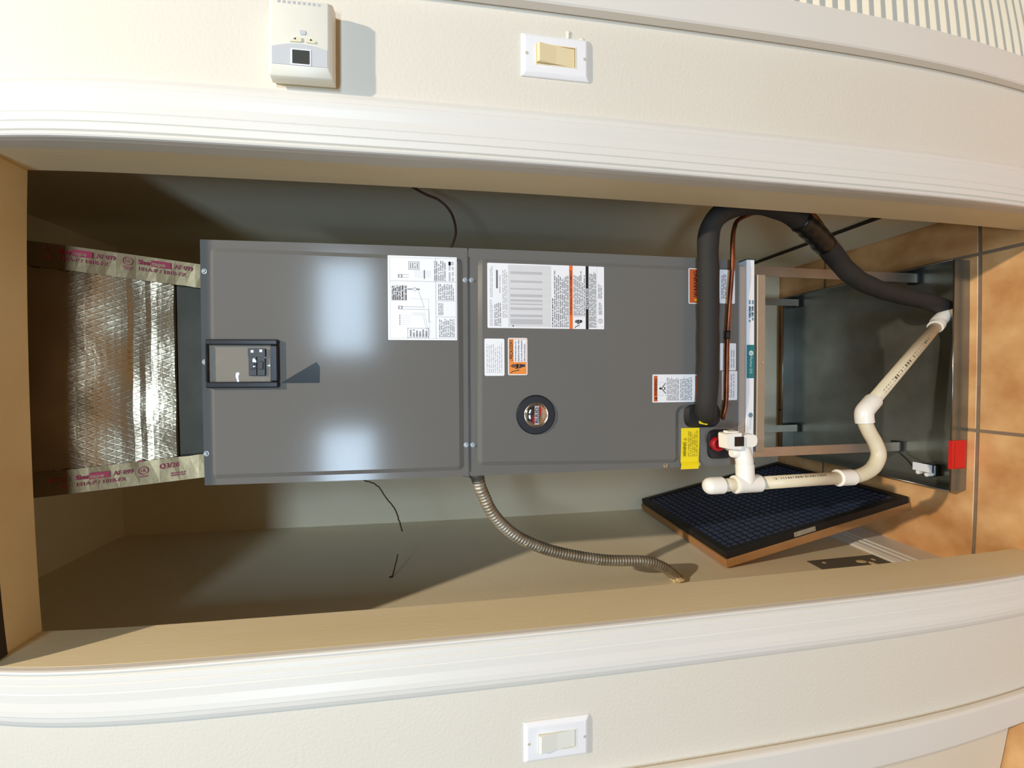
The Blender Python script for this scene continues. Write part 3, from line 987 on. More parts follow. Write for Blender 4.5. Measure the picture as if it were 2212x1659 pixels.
# yellow warning tag curling over the cabinet edge
bm = bmesh.new()
prof = [(-0.0715, FR - 0.0010), (-0.1000, FR - 0.0012), (-0.1300, FR - 0.0022), (-0.1420, FR - 0.0045), (-0.1475, FR - 0.0095), (-0.1535, FR - 0.0130), (-0.1560, FR - 0.0145)]
za = (0.8652, 0.8650, 0.8662, 0.8680, 0.8690, 0.8720, 0.8730)
zb = (0.8228, 0.8226, 0.8245, 0.8262, 0.8280, 0.8315, 0.8325)
rows_ = []
for (x, y), a, b in zip(prof, za, zb):
    rows_.append([bm.verts.new((x, y + d, z)) for d, z in ((0, a), (0, b), (0.0004, b), (0.0004, a))])
for r0, r1 in zip(rows_, rows_[1:]):
    for k in range(4):
        bm.faces.new((r0[k], r0[(k + 1) % 4], r1[(k + 1) % 4], r1[k]))
bm.faces.new(rows_[0])
bm.faces.new(rows_[-1])
yt = obj('warning_tag', bm, YELLOW, ah)
yt['label'] = 'yellow paper warning tag curling at its end'
p = Print(FR - 0.0027)
p.text('WARNING', -0.1400, 0.8545, 0.0072, TAG_INK, width=0.0390, bold=0.01)
p.poly([(-0.0985, 0.8545), (-0.0915, 0.8545), (-0.0950, 0.8612)], TAG_INK2)
p.rows(-0.1330, -0.0760, 0.8275, 0.8510, 5, TAG_INK2, seed=71, thick=0.4)
p.build('print', yt)

# thin dark lead looping beside the red plug
bm = tube_bm(spline([(-0.0780, FR - 0.004, 0.7800), (-0.0760, FR - 0.012, 0.7990), (-0.0850, FR - 0.014, 0.8120), (-0.1010, FR - 0.013, 0.8130), (-0.1130, FR - 0.010, 0.8040), (-0.1170, FR - 0.006, 0.7960)], 8), 0.0009, 8)
obj('lead', bm, RUBBER, ah, smooth=True)

# ------------------------------------------------------------------ foil duct above
pl = thing('supply_duct', 'foil faced duct plenum between the grey cabinet and closet ceiling', 'duct', (0.055, 0.42, AZ1))
def ex(z, side):                # edges of the duct front at height z (it widens upward)
    t = z - 1.807
    return (0.248 + t * 0.122) if side > 0 else (-0.1426 - t * 0.090)
def lean_of(a):                 # the front board leans out a little at the top, more on one side
    return 0.02 + 0.03 * min(1.0, max(0.0, (0.62 - a) / 0.3))
def PYz(z, a):
    return max(0.1130, 0.165 - lean_of(a) * (z - 1.807))
bm = bmesh.new()
NZ, NX = 46, 30
zz0, zz1 = 1.8465, CT - 0.001
rn = random.Random(3)
gridv = []
for i in range(NZ + 1):
    z = zz0 + (zz1 - zz0) * (i / NZ) ** 1.25
    xl, xr = ex(z, -1), ex(z, 1)
    row = []
    for j in range(NX + 1):
        a = j / NX
        x = xl + (xr - xl) * a
        dy = 0.0012 * math.sin(9 * a + 40 * z) * math.sin(PI * a) + 0.0009 * math.sin(23 * a - 31 * z)
        for zc, am, wd in ((1.912 + 0.004 * math.sin(6 * a), -0.0019, 0.010), (1.889 + 0.005 * math.sin(4 * a + 1), -0.0016, 0.009)):
            dy += am * math.exp(-((z - zc) / wd) ** 2) * (0.4 + 0.6 * math.sin(PI * a))
        if a < 0.02 or a > 0.98:
            dy = min(dy, 0.002)
        row.append(bm.verts.new((x, PYz(z, a) + dy, z)))
    gridv.append(row)
for i in range(NZ):
    for j in range(NX):
        bm.faces.new((gridv[i][j], gridv[i][j + 1], gridv[i + 1][j + 1], gridv[i + 1][j]))
Bk = []
for i in (0, NZ):
    z = zz0 if i == 0 else zz1
    Bk.append([bm.verts.new((ex(z, -1), 0.67, z)), bm.verts.new((ex(z, 1), 0.67, z))])
bm.faces.new([g[0] for g in gridv] + [Bk[1][0], Bk[0][0]])
bm.faces.new([g[-1] for g in gridv][::-1] + [Bk[0][1], Bk[1][1]])
bm.faces.new([Bk[0][0], Bk[1][0], Bk[1][1], Bk[0][1]])
bm.faces.new(gridv[0] + [Bk[0][1], Bk[0][0]])
bm.faces.new(gridv[-1][::-1] + [Bk[1][0], Bk[1][1]])
obj('duct_body', bm, FOIL, pl, smooth=False)
bm = bmesh.new()
add_box(bm, ex(1.8, -1) + 0.004, ex(1.8, 1) - 0.004, 0.171, 0.66, AZ1 + 0.0005, 1.8463, bevel=0.001)
obj('collar', bm, mat('dark_collar_metal', (74, 70, 60), 0.45, 0.7, var=0.25, vscale=14, bump=0.3, bscale=18), pl)
for side in (1, -1):
    bm = bmesh.new()
    NT = 40
    vs0, vs1, vs2 = [], [], []
    for i in range(NT + 1):
        z = AZ1 + 0.001 + (CT - 0.003 - AZ1) * i / NT
        xe = ex(z, side)
        wv = 0.0012 * math.sin(i * 2.3)
        vs2.append(bm.verts.new((xe + side * 0.0012, PYz(z, side) + 0.050, z)))
        vs0.append(bm.verts.new((xe + side * 0.0012, PYz(z, side) - 0.0028, z)))
        vs1.append(bm.verts.new((xe - side * (0.0420 + wv * 0.4), PYz(z, side) - 0.0032 + 0.0006 * math.sin(i * 1.7), z)))
    for i in range(NT):
        bm.faces.new((vs0[i], vs1[i], vs1[i + 1], vs0[i + 1]))
        bm.faces.new((vs2[i], vs0[i], vs0[i + 1], vs2[i + 1]))
    tp = obj('foil_tape', bm, FOIL_T, pl)
    # red printing runs down the tape: letters' heads point to +X
    sl = -0.122 if side > 0 else 0.090
    ln = math.hypot(1, sl)
    def tape_print(z_start, dx_top):
        pr = Print(PYz(z_start, side) - 0.0046, (ex(z_start, side) + dx_top, z_start), (sl / ln, -1 / ln), (1, 0))
        pr.tilt = (lean_of(side), z_start)
        pr.ring(0.0080, 0.0030, 0.0062, 0.0073, MAGENTA_L, sx=1.15)
        pr.text('UL', 0.0080, 0.0005, 0.0056, MAGENTA_L, align='CENTER')
        pr.rect(0.0005, 0.0155, -0.0090, -0.0070, MAGENTA_L)
        pr.rect(0.0030, 0.0130, -0.0122, -0.0104, MAGENTA_L)
        pr.text('Shur', 0.0250, 0.0004, 0.0080, MAGENTA, width=0.0215, bold=0.03)
        pr.rect(0.0465, 0.0790, -0.0012, 0.0100, MAGENTA)
        pr.text('tape', 0.0478, 0.0008, 0.0068, FOIL_T, width=0.0220, lay=1, bold=0.02)
        pr.text('AF 099', 0.0840, 0.0006, 0.0078, MAGENTA_L, width=0.0310, bold=0.02)
        pr.text('181A-P / 181B-FX', 0.0260, -0.0110, 0.0064, MAGENTA_L, width=0.0780, bold=0.015)
        return pr
    if side > 0:
        for z_s in (2.052, 1.926):
            tape_print(z_s, -0.0142).build('print', tp)
    else:
        pr = tape_print(2.030, 0.0215)
        pr.ring(0.1320, 0.0030, 0.0062, 0.0073, MAGENTA, sx=1.15)
        pr.text('UL', 0.1320, 0.0005, 0.0056, MAGENTA, align='CENTER')
        pr.rect(0.1250, 0.1390, -0.0085, -0.0065, MAGENTA_L)
        pr.text('Q3/20', 0.1580, 0.0030, 0.0086, MAGENTA, width=0.0320, bold=0.01)
        pr.rect(0.1230, 0.1330, 0.0195, 0.0225, MAGENTA_L)
        pr.rows(0.176, 0.200, -0.014, -0.006, 2, MAGENTA_L, seed=4)
        pr.text('099', -0.0180, 0.0006, 0.0078, MAGENTA_L, width=0.0150, bold=0.02)
        pr.build('print', tp)

# ------------------------------------------------------------------ filter rack and pleated filter under the cabinet
rk = thing('filter_rack', 'slim galvanised filter rack directly under the grey cabinet', 'filter rack', (0.067, 0.42, 0.663))
bm = bmesh.new()
add_box(bm, -0.1520, 0.2780, AY0 - 0.003, AY1, 0.7128, 0.7295, bevel=0.003, seg=3)
obj('top_flange', bm, mat('rack_galvanised', (176, 178, 178), 0.34, 0.55), rk)
bm = bmesh.new()
add_box(bm, -0.1290, 0.2600, AY0 - 0.002, AY0 + 0.03, 0.6640, 0.6840, bevel=0.001)
obj('bottom_lip', bm, BAR, rk)
bm = bmesh.new()
add_box(bm, -0.1500, 0.2800, AY0 + 0.032, AY1, 0.6640, 0.6900)
obj('bottom_tray', bm, GALV, rk)
bm = bmesh.new()
add_xz_prism(bm, disc_pts(0.0680, 0.6720, 0.0035, 8), AY0 - 0.0018, AY0 - 0.0045, 0.0006)
obj('screw', bm, STEEL, rk)
bm = bmesh.new()
add_box(bm, -0.1528, 0.2905, AY0 - 0.0035, AY0 + 0.42, 0.6925, 0.7115, bevel=0.0008)
af = obj('air_filter', bm, WHITE_L)
tag(af, 'white edged pleated filter slid into the rack, with a teal band', 'filter')
p = Print(AY0 - 0.0040)
p.rect(0.0335, 0.1060, 0.6927, 0.7113, TEAL)
p.build('teal_band', af)
p = Print(AY0 - 0.0043, (0.0980, 0.7090), (-1, 0), (0, -1))      # printed upside down
p.disc(0.0100, 0.0080, 0.0058, PALE_T)
p.text('S', 0.0100, 0.0055, 0.0050, TEAL, align='CENTER', lay=1)
p.text('Parker DS', 0.0180, 0.0050, 0.0062, PALE_T, width=0.0360)
p.disc(0.1450, 0.0080, 0.0054, BLUE_I)
p.text('Parker', 0.1520, 0.0050, 0.0060, PALE_T, width=0.0250)
p.rows(-0.1050, -0.0560, 0.0005, 0.0155, 2, BLUE_I, seed=81, thick=0.5, ragged=0.5, word=3)
p.rows(-0.0900, -0.0680, 0.0020, 0.0120, 3, BLUE_I, seed=82, thick=0.6, word=2)
p.build('print', af)
for nm, x0, x1 in (('end_cap', 0.2905, 0.2935), ('end_cap', -0.1580, -0.1528)):
    obj(nm, box_bm(x0, x1, AY0 - 0.001, AY0 + 0.04, 0.6860, 0.7110, bevel=0.0008), mat('dark_green_mesh', (40, 66, 60), 0.7), af)

# ------------------------------------------------------------------ stand
sd = thing('metal_stand', 'angle iron stand with four black footed legs in the pan', 'stand', (0.07, 0.55, 0.005))
PZ = 0.0040
LEGS = ((0.330, 0.330, -1), (-0.1905, 0.371, 1), (0.330, 0.7475, -1), (-0.1820, 0.7486, 1))
for lx, ly, s in LEGS:
    bm = bmesh.new()
    a, b = sorted((lx, lx + s * 0.026))
    add_box(bm, a, b, ly, ly + 0.003, PZ + 0.004, 0.660)
    a, b = sorted((lx, lx + s * 0.003))
    add_box(bm, a, b, ly + 0.003, ly + 0.026, PZ + 0.004, 0.660)
    lg = obj('leg', bm, ANGLE, sd)
    a, b = sorted((lx - s * 0.002, lx + s * 0.028))
    obj('rubber_foot', box_bm(a, b, ly - 0.002, ly + 0.028, PZ + 0.0003, PZ + 0.012, bevel=0.002), RUBBER, lg)
for x in (0.327, -0.1905):
    obj('side_rail', box_bm(x, x + 0.003, 0.345, 0.770, 0.632, 0.6625), ANGLE, sd)
for y in (0.335, 0.752):
    obj('cross_rail', box_bm(-0.187, 0.326, y, y + 0.003, 0.632, 0.6625), ANGLE, sd)

# ------------------------------------------------------------------ drain pan
pn = thing('drain_pan', 'shallow galvanised drain pan on the tile floor under the stand', 'drain pan', (0.03, 0.49, 0))
QX0, QX1, QY0, QY1, QH = -0.268, 0.338, 0.213, 0.782, 0.054
T_ = 0.0012
bm = bmesh.new()
add_box(bm, QX0, QX1, QY0, QY1, 0.0006, PZ - 0.0004)
for a in ((QX0, QX1, QY0, QY0 + T_), (QX0, QX1, QY1 - T_, QY1), (QX0, QX0 + T_, QY0 + T_, QY1 - T_), (QX1 - T_, QX1, QY0 + T_, QY1 - T_)):
    add_box(bm, a[0], a[1], a[2], a[3], PZ - 0.0004, QH)
obj('tray', bm, PAN, pn)
bm = bmesh.new()                # rolled rim
for a, b in (((QX0, QY0), (QX1, QY0)), ((QX1, QY0), (QX1, QY1)), ((QX1, QY1), (QX0, QY1)), ((QX0, QY1), (QX0, QY0))):
    add_tube(bm, [(a[0], a[1], QH), (b[0], b[1], QH)], 0.0018, 8)
obj('rolled_rim', bm, GALV, pn, smooth=True)
bm = bmesh.new()
add_box(bm, -0.2090, -0.1340, QY0 - 0.0022, QY0 - 0.0004, 0.0060, QH + 0.0025)
add_box(bm, -0.2090, -0.1340, QY0 - 0.0022, QY0 + 0.004, QH + 0.0020, QH + 0.0026)
rs = obj('red_sticker', bm, RED_S, pn)
p = Print(QY0 - 0.0024)
p.line([(-0.2060, 0.045), (-0.1370, 0.045)], 0.0012, RED_D)
p.line([(-0.2070, 0.010), (-0.2070, 0.050)], 0.0009, RED_D)
p.build('print', rs)

# float switch clipped in the pan
ps = thing('pan_switch', 'small switch with white tag and black lead clipped in the pan', 'switch', (-0.228, 0.295, PZ))
obj('bracket', box_bm(-0.2450, -0.2120, 0.2720, 0.3080, PZ + 0.0003, 0.022, bevel=0.003), BLACK_P, ps)
bm = bmesh.new()
add_box(bm, -0.2330, -0.2110, 0.2660, 0.3150, 0.0400, 0.0412)
tg = obj('white_tag', bm, WHITE_L, ps)
for sx, sy in ((-0.2400, 0.280), (-0.2380, 0.302)):
    bm = bmesh.new()
    add_tube(bm, [(sx, sy, 0.022), (sx, sy, 0.040)], 0.0055, 14)
    obj('connector', bm, PVC_W, ps, smooth=True)
bm = tube_bm(spline([(-0.1935, 0.370, 0.020), (-0.2000, 0.366, 0.016), (-0.2120, 0.345, 0.022), (-0.2250, 0.322, 0.032), (-0.2380, 0.306, 0.030), (-0.2420, 0.296, 0.020)], 8), 0.0016, 8)
obj('black_lead', bm, RUBBER, ps, smooth=True)

# ------------------------------------------------------------------ suction line, liquid line
SUC = [(-0.042, 0.137, 0.812), (-0.034, 0.127, 0.821), (-0.014, 0.119, 0.825), (0.012, 0.117, 0.824), (0.089, 0.1165, 0.823), (0.165, 0.1165, 0.823), (0.242, 0.118, 0.822), (0.300, 0.122, 0.820),
       (0.340, 0.127, 0.813), (0.371, 0.131, 0.794), (0.391, 0.134, 0.763), (0.406, 0.137, 0.711), (0.406, 0.140, 0.657), (0.395, 0.150, 0.596), (0.366, 0.160, 0.533), (0.328, 0.180, 0.463),
       (0.286, 0.200, 0.389), (0.261, 0.215, 0.311), (0.244, 0.228, 0.211), (0.233, 0.238, 0.112), (0.222, 0.250, 0.040), (0.215, 0.255, 0.010)]
su = thing('suction_pipe', 'thick black foam insulated refrigerant pipe looping beside the cabinet', 'pipe', (0.215, 0.255, PZ))
path = resample(spline(SUC, 10), 0.008)
bm = tube_bm(path, lambda i: 0.0210 + 0.0005 * math.sin(i * 0.7), 22)
obj('insulation', bm, FOAM, su, smooth=True)
seg = [q for q in path if 0.480 < q.z < 0.580 and q.x > 0.30]
bm = tube_bm(seg, lambda i: 0.0228 + 0.0012 * math.sin(i * 1.9) - (0.001 if i == 0 else 0), 22)
obj('tape_wrap', bm, TAPE_B, su, smooth=True)
seg = path[:7]
LIQ = [(-0.051, 0.140, 0.771), (-0.043, 0.130, 0.777), (-0.018, 0.127, 0.774), (0.031, 0.127, 0.773), (0.109, 0.127, 0.772), (0.158, 0.126, 0.770), (0.206, 0.125, 0.767), (0.274, 0.124, 0.762),
       (0.324, 0.130, 0.757), (0.356, 0.142, 0.744), (0.382, 0.160, 0.719), (0.404, 0.166, 0.669), (0.420, 0.170, 0.594), (0.412, 0.174, 0.523), (0.383, 0.188, 0.471), (0.350, 0.207, 0.411),
       (0.307, 0.226, 0.348), (0.282, 0.242, 0.268), (0.268, 0.252, 0.168), (0.252, 0.262, 0.093), (0.240, 0.270, 0.040), (0.236, 0.272, 0.012)]
lq = thing('liquid_pipe', 'thin bare copper pipe running along the black insulated pipe', 'pipe', (0.236, 0.272, PZ))
lpath = resample(spline(LIQ, 10), 0.006)
obj('copper_tube', tube_bm(lpath, 0.0047, 14), COPPER, lq, smooth=True)
seg = [q for q in lpath if 0.115 < q.x < 0.135 and q.y < 0.135]
obj('brazed_joint', tube_bm(seg, 0.0060, 14), COPPER_D, lq, smooth=True)

# ------------------------------------------------------------------ condensate drain
dp = thing('drain_pipe', 'white and cream plastic condensate drain pipe with trap, beside the cabinet', 'pipe', (0.19, 0.255, PZ))
YD = 0.100
xa = -0.1845
def V(*a):
    return Vector(a)
obj('end_cap', lathe_path([(V(xa, YD, 0.8005), 0.0172), (V(xa, YD, 0.8260), 0.0172), (V(xa, YD, 0.8330), 0.0158), (V(xa, YD, 0.8385), 0.0115), (V(xa, YD, 0.8410), 0.0050)]), PVC_W, dp)
obj('stub_pipe', tube_bm([V(xa, YD, 0.7550), V(xa, YD, 0.8030)], 0.0133, 24), PVC, dp, smooth=True)
bm = lathe_path([(V(xa, YD, 0.7150), 0.0165), (V(xa, YD, 0.7150), 0.0180), (V(xa, YD, 0.7640), 0.0180), (V(xa, YD, 0.7705), 0.0190), (V(xa, YD, 0.7730), 0.0180), (V(xa, YD, 0.7730), 0.0150)])
tee = obj('tee_fitting', bm, PVC_W, dp)
obj('tee_branch', lathe_path([(V(xa + 0.004, YD, 0.7470), 0.0180), (V(xa + 0.040, YD, 0.7490), 0.0180), (V(xa + 0.042, YD, 0.7491), 0.0168)]), PVC_W, dp)
epath = spline([V(-0.1450, YD, 0.7490), V(-0.1310, YD, 0.7510), V(-0.1180, YD + 0.003, 0.7535), V(-0.1095, YD + 0.012, 0.7550), V(-0.1065, YD + 0.025, 0.7550), V(-0.1060, YD + 0.0395, 0.7550)], 6)
obj('riser_elbow', tube_bm(epath, 0.0172, 24), PVC_W, dp, smooth=True)
obj('side_spigot', lathe_path([(V(-0.1200, YD, 0.7600), 0.0095), (V(-0.1190, YD, 0.7780), 0.0095), (V(-0.1188, YD, 0.7805), 0.0080)]), PVC_W, dp)
long_p = obj('straight_pipe', tube_bm([V(xa, YD, 0.7150), V(xa + 0.002, YD, 0.5000)], 0.0133, 24), PVC, dp, smooth=True)
obj('coupling', lathe_path([(V(-0.1830, YD, 0.4870), 0.0150), (V(-0.1830, YD, 0.4870), 0.0170), (V(-0.1826, YD, 0.5150), 0.0170), (V(-0.1825, YD, 0.5230), 0.0182), (V(-0.1825, YD, 0.5250), 0.0150)]), PVC_W, dp)
TRAP = [V(-0.1828, YD, 0.500), V(-0.182, YD, 0.480), V(-0.176, 0.101, 0.452), V(-0.163, 0.103, 0.427), V(-0.138, 0.105, 0.4125), V(-0.112, 0.108, 0.418), V(-0.088, 0.110, 0.432), V(-0.066, 0.112, 0.4415), V(-0.050, 0.113, 0.4430)]
obj('trap_bend', tube_bm(spline(TRAP, 8), 0.0140, 24), PVC, dp, smooth=True)
E0, E1 = V(-0.0285, 0.1165, 0.4260), V(0.1700, 0.2330, 0.0790)
dd = (E1 - E0).normalized()
elb = spline([V(-0.0665, 0.1120, 0.4420), V(-0.0520, 0.1130, 0.4432), V(-0.0400, 0.1140, 0.4400), E0 + dd * 0.004, E0 + dd * 0.020], 6)
obj('elbow', tube_bm(elb, lambda i: 0.0178, 24), PVC_W, dp, smooth=True)
dgp = obj('sloped_pipe', tube_bm([E0 + dd * 0.006, E1], 0.0133, 24), PVC, dp, smooth=True)
elb2 = spline([E1 - dd * 0.014, E1 + dd * 0.004, E1 + dd * 0.016 + V(0.001, 0.001, 0.002), V(0.1955, 0.2420, 0.0420), V(0.2000, 0.2420, 0.0270)], 6)
obj('lower_elbow', tube_bm(elb2, 0.0172, 24), PVC_W, dp, smooth=True)
# printed marks along the two pipes
def pipe_marks(name, parent, a, b, side, n, seed, wd=0.004):
    r = random.Random(seed)
    t = (b - a).normalized()
    bm = bmesh.new()
    s = side - t * side.dot(t)
    s.normalize()
    q = t.cross(s)
    for k in range(n):
        u0 = (k + 0.12) / n
        u1 = (k + 0.40 + 0.45 * r.random()) / n
        for e in ((-1, 0.2), (0.1, 1)) if r.random() < 0.4 else ((-1, 1),):
            cs = []
            for uu, ee in ((u0, e[0]), (u1, e[0]), (u1, e[1]), (u0, e[1])):
                ang = ee * wd / 0.0133
                cs.append(bm.verts.new(a.lerp(b, uu) + (s * math.cos(ang) + q * math.sin(ang)) * 0.01348))
            bm.faces.new(cs)
    obj(name, bm, mat('pipe_ink', (112, 102, 84), 0.6), parent)['kind'] = 'stuff'
pipe_marks('print', dgp, E0 + dd * 0.05, E0 + dd * 0.34, V(-0.25, -0.8, 0.85), 24, 5, 0.0032)
pipe_marks('print', long_p, V(xa, YD, 0.690), V(xa + 0.002, YD, 0.560), V(0.8, -0.7, 0.0), 22, 6, 0.0022)
# float switch on the cabinet drain
fs = thing('float_switch', 'white drain float switch with a black square lens above the elbow', 'switch', (-0.092, 0.10, 0.742))
bm = bmesh.new()
add_xz_prism(bm, round_poly([Vector(q) for q in ((-0.1080, 0.8025), (-0.0765, 0.8050), (-0.0740, 0.7690), (-0.1110, 0.7690))], 0.004, 3), 0.108, 0.082, 0.0012)
obj('housing', bm, PVC_W, fs)
bm = bmesh.new()
add_xz_prism(bm, round_poly([Vector(q) for q in ((-0.1065, 0.7690), (-0.0785, 0.7690), (-0.0785, 0.7315), (-0.1065, 0.7315))], 0.0135, 6), 0.100, 0.0845, 0.0012)
obj('rounded_tab', bm, PVC_W, fs)
bm = bmesh.new()
add_box(bm, -0.1020, -0.0830, 0.0805, 0.0825, 0.7660, 0.7865)
obj('black_lens', bm, mat('lens_black', (8, 8, 9), 0.25), fs)
bm = bmesh.new()
add_xz_prism(bm, round_poly(rect_pts(-0.0770, -0.0720, 0.7720, 0.7960), 0.002, 2), 0.104, 0.088, 0.001)
obj('cap_ridge', bm, PVC_W, fs)

# ------------------------------------------------------------------ flexible conduit
CON = [(-0.1705, 0.180, 1.2925), (-0.190, 0.184, 1.288), (-0.207, 0.190, 1.281), (-0.245, 0.200, 1.264), (-0.285, 0.215, 1.234), (-0.322, 0.230, 1.191), (-0.365, 0.255, 1.111), (-0.404, 0.280, 0.990),
       (-0.423, 0.295, 0.875), (-0.446, 0.305, 0.820), (-0.470, 0.312, 0.788), (-0.4895, 0.314, 0.766)]
cd = thing('flexible_conduit', 'ribbed flexible metal conduit curving from cabinet to closet wall', 'conduit', (-0.49, 0.314, 0.766))
cp = resample(spline(CON, 12), 0.00155)
bm = tube_bm(cp, lambda i: 0.0112 + 0.0024 * (0.5 + 0.5 * math.cos(2 * PI * i / 5.0)), 16)
obj('ribbed_hose', bm, FLEX, cd, smooth=True)
bm = lathe_path([(V(-0.1556, 0.180, 1.2960), 0.0165), (V(-0.1605, 0.180, 1.2952), 0.0165), (V(-0.1640, 0.180, 1.2945), 0.0140), (V(-0.1760, 0.181, 1.2915), 0.0128)])
add_box(bm, -0.1630, -0.1570, 0.172, 0.188, 1.310, 1.318, bevel=0.001)
add_tube(bm, [(-0.1600, 0.180, 1.316), (-0.1600, 0.180, 1.324)], 0.0035, 8)
obj('connector', bm, DIECAST, cd)
bm = bmesh.new()
bmesh.ops.create_icosphere(bm, subdivisions=3, radius=0.013, matrix=Matrix.Translation((-0.4830, 0.305, 0.775)) @ Matrix.Diagonal((0.5, 0.9, 1.25, 1)))
for v in bm.verts:
    v.co += Vector((0.0, 0.0028 * math.sin(v.co.z * 900), 0.003 * math.sin(v.co.y * 700)))
obj('caulk', bm, CAULK, cd, smooth=True)
for t_ in (0.30, 0.36, 0.60, 0.70):
    bm = bmesh.new()
    q = cp[int(len(cp) * t_)]
    bmesh.ops.create_icosphere(bm, subdivisions=2, radius=0.0030, matrix=Matrix.Translation((q.x - 0.004, q.y - 0.0105, q.z)) @ Matrix.Diagonal((0.9, 0.35, 1.7, 1)))
    obj('paint_fleck', bm, CAULK, cd, smooth=True)

# ------------------------------------------------------------------ loose wires
WL = [(-0.1555, 0.480, 1.575), (-0.190, 0.465, 1.580), (-0.227, 0.452, 1.573), (-0.234, 0.450, 1.556), (-0.248, 0.450, 1.535), (-0.279, 0.450, 1.515), (-0.306, 0.450, 1.496), (-0.336, 0.450, 1.485), (-0.359, 0.450, 1.479), (-0.384, 0.450, 1.474),
      (-0.418, 0.450, 1.486), (-0.443, 0.450, 1.492), (-0.478, 0.446, 1.501), (-0.4895, 0.449, 1.506)]
wl = thing('thin_wire', 'thin brown wire, its pale reflection painted on, from the cabinet into a wall hole', 'wire', (-0.49, 0.449, 1.506))
wp = spline(WL, 8)
k1, k2 = int(len(wp) * 0.64), int(len(wp) * 0.80)
rw = random.Random(4)
def wob(P):
    return [q + Vector((rw.uniform(-1, 1), 0, rw.uniform(-1, 1))) * 0.0008 for q in P]
wp = wob(wp)
obj('brown_sheath', tube_bm(wp[:k1 + 1], 0.0017, 8), WIRE_B, wl, smooth=True)
obj('grey_reflection', tube_bm(wp[k1:k2 + 1], 0.0011, 8), WIRE_REFL, wl, smooth=True)  # paler, thinner span: a reflection on the wire put into its colour
obj('brown_sheath', tube_bm(wp[k2:], 0.0016, 8), WIRE_B, wl, smooth=True)
bm = bmesh.new()
bmesh.ops.create_icosphere(bm, subdivisions=2, radius=0.006, matrix=Matrix.Translation((-0.4890, 0.449, 1.507)) @ Matrix.Diagonal((0.25, 0.7, 1.0, 1)))
obj('frayed_hole', bm, WIRE_B, wl)
WR = [(0.4695, 0.190, 1.470), (0.452, 0.196, 1.452), (0.437, 0.200, 1.440), (0.426, 0.200, 1.422), (0.416, 0.210, 1.395), (0.410, 0.220, 1.369), (0.395, 0.230, 1.348), (0.380, 0.250, 1.337), (0.359, 0.270, 1.333), (0.338, 0.285, 1.340), (0.315, 0.285, 1.352), (0.2895, 0.285, 1.372)]
obj_ = obj('brown_wire', tube_bm(spline(WR, 8), 0.0026, 10), WIRE_B, smooth=True)
tag(obj_, 'brown wire curving from the shadowed closet wall to the cabinet', 'wire')

# ------------------------------------------------------------------ leaning filters
# stack leans on the side wall: origin at the floor edge, u runs up the slope, w along depth
o0 = Vector((-0.3640, 0.345, 0.0015))
uu = Vector((-0.1230, 0.0, 0.6080)).normalized()
ww = Vector((0.0, 1.0, 0.0))
nn = ww.cross(uu).normalized()
if nn.x < 0:
    nn = -nn
LU, LW = 0.6180, 0.5080
def lean(o, off_u=0.0, off_w=0.0, off_n=0.0):
    M = Matrix(((uu.x, ww.x, nn.x, 0), (uu.y, ww.y, nn.y, 0), (uu.z, ww.z, nn.z, 0), (0, 0, 0, 1)))
    q = o0 + uu * off_u + ww * off_w + nn * off_n
    M.translation = q
    o.matrix_world = M
    return o
def lthing(name, label, cat, **k):
    o = thing(name, label, cat)
    return lean(o, **k)
def lobj(name, bm, m, parent, smooth=False):
    o = obj(name, bm, m, None, smooth)
    o.parent = parent
    return o
cb = lthing('cardboard_filter', 'brown cardboard framed filter leaning under the black one', 'filter')
bm = bmesh.new()
for a in ((0, 0.03, 0, LW), (LU - 0.03, LU, 0, LW), (0.03, LU - 0.03, 0, 0.03), (0.03, LU - 0.03, LW - 0.03, LW)):
    add_box(bm, a[0], a[1], a[2], a[3], 0, 0.0235, bevel=0.0012)
lobj('frame', bm, CARD, cb)
bm = bmesh.new()
add_box(bm, 0.03, LU - 0.03, 0.03, LW - 0.03, 0.008, 0.015)
lobj('filter_media', bm, mat('white_media', (196, 190, 176), 0.9), cb)
bm = bmesh.new()
for k in range(3):
    for j in range(14):
        add_box(bm, LU + 0.00005, LU + 0.0002, 0.040 + j * 0.007, 0.0445 + j * 0.007, 0.005 + k * 0.005, 0.0082 + k * 0.005)
lobj('print', bm, CARD_P, cb)['kind'] = 'stuff'
bf = lthing('washable_filter', 'black framed filter with blue mesh, leaning on the cardboard one', 'filter', off_n=0.0240, off_u=0.004)
LU2, LW2, T2 = LU - 0.008, LW - 0.004, 0.0205
bm = bmesh.new()
fr = 0.020
for a in ((0, fr, 0, LW2), (LU2 - fr, LU2, 0, LW2), (fr, LU2 - fr, 0, fr), (fr, LU2 - fr, LW2 - fr, LW2)):
    add_box(bm, a[0], a[1], a[2], a[3], 0, T2, bevel=0.0012)
lobj('frame', bm, FILT, bf)
bm = bmesh.new()
add_box(bm, fr, LU2 - fr, fr, LW2 - fr, 0.006, 0.0150)
lobj('backing', bm, MESHK, bf)
bm = bmesh.new()                # woven squares of the blue mesh
nu, nw = 26, 21
rr = random.Random(2)
du, dw = (LU2 - 2 * fr) / nu, (LW2 - 2 * fr) / nw
for i in range(nu):
    for j in range(nw):
        a, b = fr + (i + 0.5) * du, fr + (j + 0.5) * dw
        hu, hw = du * 0.36, dw * 0.36
        zt = 0.0172 + rr.uniform(-0.0004, 0.0004)
        c = [bm.verts.new((a + x * hu, b + y * hw, 0.0150)) for x, y in ((-1, -1), (1, -1), (1, 1), (-1, 1))]
        t = [bm.verts.new((a + x * hu * 0.75, b + y * hw * 0.75, zt)) for x, y in ((-1, -1), (1, -1), (1, 1), (-1, 1))]
        bm.faces.new(t)
        for k in range(4):
            bm.faces.new((c[k], c[(k + 1) % 4], t[(k + 1) % 4], t[k]))
